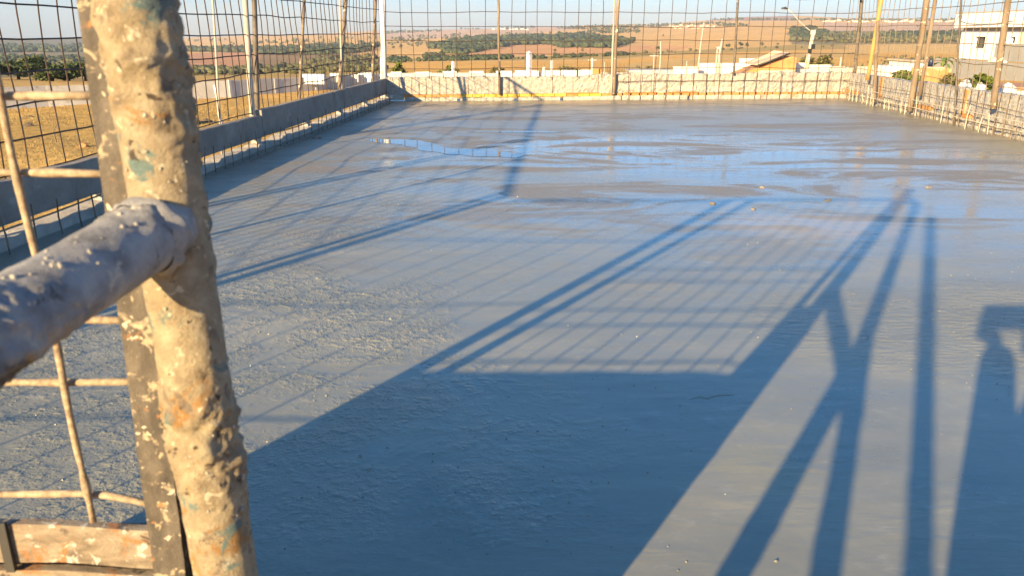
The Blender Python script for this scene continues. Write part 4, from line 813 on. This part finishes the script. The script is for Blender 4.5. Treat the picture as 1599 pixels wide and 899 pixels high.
# dry grass tufts
mb = MB(); q = random.Random(21)
for i in range(14000):
    D = 12+30*math.sqrt(q.random()); xi = q.uniform(-120, 620); X = (xi-800)/1293*D
    if X > -3.6 and D < 16: continue
    z = terr1(X, D) if D > 30 else -2.2+nz((X*.35, D*.35, 2), 1)*.05; s = q.uniform(.03, .08); a = q.uniform(0, 3.1)
    mb.add([(X-.012*math.cos(a), D-.02*math.sin(a), z-.02), (X+.012*math.cos(a), D+.02*math.sin(a), z-.02), (X+q.uniform(-.06, .06), D+q.uniform(-.05, .05), z+s)], [(0, 1, 2)])
kind(obj('dry_grass', mb, 'straw'), 'stuff')

# ------------------------------------------------------------------ far woods, trees and houses
bm = bmesh.new(); bmesh.ops.create_icosphere(bm, subdivisions=2, radius=1); ICO = np.array([v.co[:] for v in bm.verts]); ICF = np.array([[v.index for v in f.verts] for f in bm.faces]); bm.free()
bm = bmesh.new(); bmesh.ops.create_icosphere(bm, subdivisions=1, radius=1); ICO1 = np.array([v.co[:] for v in bm.verts]); ICF1 = np.array([[v.index for v in f.verts] for f in bm.faces]); bm.free()
NP = np.random.RandomState(4)
VAR = [ICO*(1+NP.uniform(-.34, .30, (len(ICO), 1))) for _ in range(7)]; VAR1 = [ICO1*(1+NP.uniform(-.34, .30, (len(ICO1), 1))) for _ in range(7)]
def fast_mesh(name, V, Fq, m):
    me = bpy.data.meshes.new(name); me.vertices.add(len(V)); me.vertices.foreach_set('co', V.astype(np.float32).ravel()); me.loops.add(Fq.size); me.loops.foreach_set('vertex_index', Fq.astype(np.int32).ravel())
    me.polygons.add(len(Fq)); me.polygons.foreach_set('loop_start', np.arange(0, Fq.size, 3)); me.update(calc_edges=True); me.validate(); me.materials.append(M[m]); return link(bpy.data.objects.new(name, me))
def wood(polys, dens, hpx, m, seed, hmax=9):
    """crowns scattered over surveyed patches of land; dens = crowns per 100 photo px^2"""
    q = random.Random(seed); Vs = []; Fs = []; off = 0
    for poly in polys:
        x0, x1 = min(p[0] for p in poly), max(p[0] for p in poly); y0, y1 = min(p[1] for p in poly), max(p[1] for p in poly); n = int((x1-x0)*(y1-y0)*dens/100)
        for i in range(n):
            x, y = q.uniform(x0, x1), q.uniform(y0, y1)
            if not inpoly(np.array([x]), np.array([y]), poly)[0]: continue
            hres = hit(x, y, 55)
            if not hres: continue
            c, D = hres; hh = min(hmax, hpx*q.uniform(.6, 1.25)*D/1360); far = D > 1100
            for k in range(2 if not far else 1):
                A, Fq = (VAR1 if far or hpx < 5 else VAR)[q.randrange(7)], (ICF1 if far or hpx < 5 else ICF); a = q.uniform(0, 6.3); ca, sa = math.cos(a), math.sin(a)
                w = hh*q.uniform(.42, .72); B = A*np.array([w, w, hh*.5]); B = np.stack([B[:, 0]*ca-B[:, 1]*sa, B[:, 0]*sa+B[:, 1]*ca, B[:, 2]], 1)
                Vs.append(B+np.array([c.x+q.uniform(-.4, .4)*hh, c.y+q.uniform(-.4, .4)*hh, c.z+hh*(.42+.12*k)])); Fs.append(Fq+off); off += len(A)
    o = fast_mesh('far_wood', np.concatenate(Vs), np.concatenate(Fs), m); return kind(o, 'stuff')
wood([[(672, 76), (722, 64), (800, 61), (860, 60), (900, 57), (940, 62), (988, 68), (960, 76), (870, 75), (862, 70.5), (805, 71), (760, 79), (722, 86), (690, 84), (700, 78), (676, 77)]], 26, 8, 'wood_far', 1)
wood([[(606, 100), (608, 92), (640, 91), (642, 97)], [(660, 95), (662, 88), (690, 86), (700, 93)], [(640, 97), (700, 91), (800, 90), (800, 93), (700, 96)], [(800, 93), (860, 90), (990, 85), (990, 87), (860, 92)]], 26, 5.5, 'wood_far', 2)
wood([[(276, 82), (276, 77), (360, 78), (362, 82)], [(350, 83), (352, 79), (430, 79), (430, 83)], [(410, 86), (420, 80), (470, 76), (560, 75), (588, 72), (592, 76), (560, 84), (470, 87)]], 26, 7, 'wood_far', 3)
wood([[(276, 118), (278, 110), (420, 108), (420, 117)], [(410, 115), (440, 107), (590, 104), (600, 112), (500, 117)], [(470, 100), (520, 92), (590, 92), (590, 101), (520, 104)]], 9, 8, 'scrub_far', 4)
wood([[(1236, 66), (1234, 52), (1262, 47), (1290, 55), (1500, 55), (1600, 54), (1600, 67), (1400, 68), (1300, 68)]], 12, 6, 'scrub_far', 5)
wood([[(1238, 62), (1240, 50), (1268, 46), (1290, 56), (1275, 64)], [(1385, 62), (1390, 56), (1470, 56), (1600, 56), (1600, 62)]], 24, 7, 'wood_far', 6)
wood([[(-260, 84), (-260, 72), (150, 73), (150, 82)], [(-260, 96), (-260, 88), (60, 90), (150, 94), (150, 100), (-100, 104)]], 17, 5.5, 'wood_far', 7)
wood([[(20, 110), (20, 92), (150, 92), (150, 112)]], 9, 6, 'scrub_far', 8)
wood([[(715, 46.5), (722, 44.5), (745, 44.5), (748, 46.5)], [(780, 46), (785, 44), (835, 44), (835, 46)], [(600, 53.5), (600, 51), (640, 49), (690, 48.5), (690, 50)], [(860, 46), (900, 42), (1045, 39), (1045, 42), (940, 47)], [(900, 54), (920, 48), (1000, 46), (1000, 52)]], 30, 3.2, 'wood_far', 9, 14)
wood([[(1040, 40), (1060, 37.5), (1130, 36), (1130, 38), (1060, 41)], [(1118, 40.5), (1135, 37.5), (1165, 38.5), (1168, 41.5), (1140, 42)], [(1110, 32), (1125, 30), (1180, 30.5), (1290, 31), (1290, 33), (1180, 32.5)], [(1290, 33.5), (1300, 31), (1500, 31.5), (1500, 34), (1400, 34)]], 30, 3, 'wood_far', 10, 14)
wood([[(600, 62), (640, 57), (760, 54), (880, 50), (880, 53), (760, 58), (640, 66)], [(600, 72), (610, 60), (680, 62), (670, 74)], [(285, 66), (300, 62), (345, 62), (350, 66)], [(400, 68), (420, 63), (600, 58), (600, 61), (480, 68)], [(350, 76), (360, 67), (580, 66), (580, 72)]], 4.5, 4, 'scrub_far', 11, 12)
wood([[(990, 86), (1010, 82), (1100, 78), (1190, 75), (1320, 72), (1320, 73.5), (1190, 77), (1100, 80.5), (1010, 86)], [(960, 118), (1000, 104), (1050, 108), (1050, 118)], [(1340, 104), (1400, 88), (1480, 92), (1480, 112)]], 3.5, 4, 'scrub_far', 12)
ft = []
for i, (x, y, hp, lb) in enumerate([(1027, 80, 8, 'small round dark tree on the field edge left of the leaning pole'), (1036, 58, 4, 'lone tree dot on the pale slope left of the leaning pole'), (1136, 76, 8, 'dark trees clump, the left one beside the thin far post'), (1156, 75, 9, 'dark green tree in the middle of the small row right of the thin far post'), (1166, 75, 8, 'dark green tree ending the small row right of the thin far post'), (1189, 73, 7, 'umbrella shaped small tree on the straw field'), (1214, 71, 4, 'tiny dark tree left of the lamp post on the field'), (653, 66, 6, 'small dark tree on the golden field right of the corner post'), (626, 76, 7, 'bare greyish tree on the golden field, right one'), (614, 77, 6, 'bare greyish tree on the golden field, left one'), (666, 70, 5, 'dark tree at the west tip of the middle wood'), (866, 83, 7, 'round olive tree on the orange field edge'), (910, 82, 6, 'pale olive tree on the orange field edge further right'), (545, 112, 11, 'dark bush like tree beyond the left wall near its far end'), (400, 113, 9, 'dark tree beyond the left wall beside the pair of posts'), (352, 64, 3.5, 'tree dot on the far straw field at left'), (365, 70, 3.5, 'lower tree dot on the far straw field at left'), (1433, 44, 4, 'grey green shrub on the pinkish slope at right'), (500, 94, 9, 'grey tree on the brown ground left of the white house'), (488, 99, 8, 'dark tree on the brown ground left of the white house')]):
    r = hit(x, y, 55)
    if not r: continue
    c, D = r; hh = hp*D/1360; t = thing('tree', lb, 'tree', c, 'far trees in the fields'); mb = MB(); mb.tube([c-Vector((0, 0, .3)), c+Vector((0, 0, hh*.55))], [hh*.05, hh*.03], 5); obj('trunk', mb, 'bark', t)
    obj('crown', crown_mb(c+Vector((0, 0, hh*.6)), (hh*.52, hh*.52, hh*.38), 420, hh*.085, 300+i, 9), 'leaf_dark' if 'dark' in lb else 'leaf_olive', t)
def far_house(name, label, x, y, wpx, hpx, m, grp=None, roofm='roof_tile', D0=55, gable=True):
    r = hit(x, y, D0)
    if not r: return
    c, D = r; w = wpx*D/1360; h_ = hpx*D/1360; t = thing(name, label, 'house', c, grp); mb = MB(); mb.box(c+Vector((0, 0, h_*.3)), (w, w*.8, h_*1.0)); obj('wall', mb, m, t)
    mb = MB(); z = h_*.8
    if gable: mb.prism([(-w*.56, z), (w*.56, z), (0, z+h_*.45)], (1, 0, 0), (0, 0, 1), (0, 1, 0), c+Vector((0, -w*.45, 0)), w*.9)
    else: mb.box(c+Vector((0, 0, z+h_*.04)), (w*1.06, w*.86, h_*.1))
    obj('roof', mb, roofm, t)
    for i in (-1, 1): mb = MB(); mb.box(c+Vector((i*w*.25, -w*.405, h_*.4)), (w*.16, w*.03, h_*.3)); obj('window', mb, 'dark', t)
far_house('farm_house', 'long low white farm house with a pale roof beyond the left fence', 547, 96, 13, 5, 'white', None, 'roofslab', gable=False)
far_house('farm_house', 'tiny white farm house among dark trees in the middle field', 1122, 77, 6, 4, 'white')
for i in range(26):
    x = 1048+i*2.6+R(-2, 2); far_house('house', 'small pale house with tiled roof in the distant village on the ridge', x, R(40.5, 46), R(2.6, 5), R(1.8, 2.8), rnd.choice(['white', 'cream', 'precast']), 'houses of the distant village on the ridge')
for i in range(34):
    x = 1286+i*6.4+R(-2.5, 2.5); far_house('house', 'white low house of the distant town along the right skyline', x, R(33.0, 35.6), R(3, 7), R(1.4, 2.4), rnd.choice(['white', 'white', 'cream']), 'houses of the distant town on the right skyline', 'roofslab', gable=rnd.random() < .4)
for i in range(7): far_house('farm_building', 'small white farm building on the distant middle skyline', 770+i*9+R(-3, 3), R(46.3, 47.6), R(4, 9), 2.0, 'white', 'farm buildings on the distant middle skyline', 'roofslab', gable=False)

# ------------------------------------------------------------------ photographer (behind the camera, casts the shadow at the right)
pf = thing('work_platform', 'timber work platform below the gate where the photographer stands', 'platform', (0, -.45, -.35))
for i in range(6): mb = MB(); mb.box((0.25, -.85+.16*i, -.375), (1.9, .15, .04)); obj('plank', mb, 'plank', pf)
for x in (-.6, 1.1):
    for y in (-.9, 0): mb = MB(); mb.box((x, y, -1.35), (.08, .08, 1.9)); obj('leg', mb, 'plank', pf)
ph = thing('phone', 'black phone held sideways in front of the person', 'phone', (.08, -.012, 1.165))
mb = MB(); mb.box((.085, -.014, 1.158), (.21, .010, .112)); obj('body', mb, 'black', ph); mb = MB(); mb.box((.085, -.0202, 1.158), (.196, .0016, .100)); obj('screen', mb, 'dark', ph)
def skin_obj(name, verts, edges, radii, m, parent, sub=2):
    base = parent.location; me = bpy.data.meshes.new(name); me.from_pydata([Vector(v)-base for v in verts], edges, []); o = link(bpy.data.objects.new(name, me)); o.parent = parent
    sk = o.modifiers.new('skin', 'SKIN'); 
    for i, r in enumerate(radii): me.skin_vertices[0].data[i].radius = (r, r)
    me.skin_vertices[0].data[0].use_root = True; ss = o.modifiers.new('sub', 'SUBSURF'); ss.levels = ss.render_levels = sub; me.materials.append(M[m]); return o
pe = thing('person', 'person in dark work clothes holding a phone sideways with both hands', 'person', (.2, -.42, -.35))
V = [(.2, -.42, .52), (.2, -.43, .72), (.2, -.42, .93), (.2, -.42, 1.03), (.2, -.41, 1.10), (.2, -.40, 1.20), (.2, -.385, 1.28),
     (.03, -.36, .94), (.05, -.10, .50), (.055, -.06, .82), (.066, -.022, 1.06), (.38, -.42, .97), (.46, -.28, .72), (.27, -.10, .95), (.215, -.055, 1.08),
     (.11, -.42, .45), (.09, -.40, .06), (.08, -.44, -.29), (.07, -.30, -.32), (.29, -.42, .45), (.31, -.40, .06), (.32, -.44, -.29), (.33, -.30, -.32)]
E_ = [(0, 1), (1, 2), (2, 3), (3, 4), (4, 5), (5, 6), (2, 7), (7, 8), (8, 9), (9, 10), (2, 11), (11, 12), (12, 13), (13, 14), (0, 15), (15, 16), (16, 17), (17, 18), (0, 19), (19, 20), (20, 21), (21, 22)]
rr = [.13, .125, .12, .06, .055, .085, .06, .088, .082, .070, .064, .065, .052, .042, .034, .085, .06, .045, .04, .085, .06, .045, .04]
me = skin_obj('body', V, E_, rr, 'cloth', pe)
mb = MB(); bm = bmesh.new(); bmesh.ops.create_uvsphere(bm, u_segments=20, v_segments=14, radius=1); hv = []
for v in bm.verts:
    p = v.co; w = 1-.18*max(0, -p.z); f = .10*max(0, p.y) if -.3 < p.z < .2 and abs(p.x) < .25 else 0; hv.append(Vector((.2+p.x*.085*w, -.395+p.y*(.10+f*.15)*w, 1.24+p.z*.125)))
mb.add(hv, [tuple(v.index for v in f.verts) for f in bm.faces], True); bm.free(); obj('head', mb, 'skin', pe)
mb = MB(); mb.tube([(.2, -.285, 1.26), (.2, -.27, 1.225)], [.008, .016], 8)
for sx in (-1, 1): mb.tube([(.2+sx*.084, -.395, 1.27), (.2+sx*.095, -.405, 1.24), (.2+sx*.084, -.395, 1.21)], [.012, .016, .010], 8); mb.tube([(.2+sx*.032, -.302, 1.262), (.2+sx*.032, -.294, 1.262)], .011, 8)
obj('face_features', mb, 'skin', pe)
mb = MB(); mb.add([Vector((.2+math.cos(a)*math.cos(b)*.098, -.41+math.sin(a)*math.cos(b)*.112, 1.275+math.sin(b)*.115)) for b in np.linspace(0, 1.57, 7) for a in np.linspace(0, 6.283, 19)[:-1]], [(i*18+k, i*18+(k+1) % 18, (i+1)*18+(k+1) % 18, (i+1)*18+k) for i in range(6) for k in range(18)], True); obj('hair', mb, 'black', pe)
for sx, hx in ((-1, -.005), (1, .178)):
    wr0 = Vector((.066 if sx < 0 else .215, -.03 if sx < 0 else -.05, 1.05)); hd = [wr0, Vector((hx-(-sx)*.02*0, -.045, 1.11))]; vs = [wr0, Vector((hx-sx*.055, -.034, 1.07))]; es = [(0, 1)]; ra = [.040, .050]
    for k in range(4):
        z = 1.075+.025*k; b0 = len(vs); vs += [Vector((hx+sx*.018, -.03, z)), Vector((hx+sx*.02, -.004, z+.004)), Vector((hx-sx*.004, .0035, z+.006))]; es += [(1, b0), (b0, b0+1), (b0+1, b0+2)]; ra += [.0085, .0075, .0065]
    b0 = len(vs); vs += [Vector((hx-sx*.005, -.036, 1.09)), Vector((hx-sx*.03, -.030, 1.115))]; es += [(1, b0), (b0, b0+1)]; ra += [.010, .008]
    skin_obj('hand', vs, es, ra, 'skin', pe, 1)

# ------------------------------------------------------------------ haze: one even box of pale air
bm = bmesh.new(); bmesh.ops.create_cube(bm, size=1); me = bpy.data.meshes.new('haze'); bm.to_mesh(me); bm.free()
hz_o = link(bpy.data.objects.new('haze', me)); hz_o.scale = (9400, 9400, 260); hz_o.location = (0, 0, 260/2-150); kind(hz_o, 'stuff')
m = bpy.data.materials.new('pale_air'); m.use_nodes = True; nt = m.node_tree; nt.nodes.remove(nt.nodes['Principled BSDF']); pv = nt.nodes.new('ShaderNodeVolumePrincipled')
pv.inputs['Color'].default_value = (.70, .82, 1.0, 1); pv.inputs['Density'].default_value = .00019; pv.inputs['Anisotropy'].default_value = .2
nt.links.new(pv.outputs[0], nt.nodes['Material Output'].inputs['Volume']); me.materials.append(m)
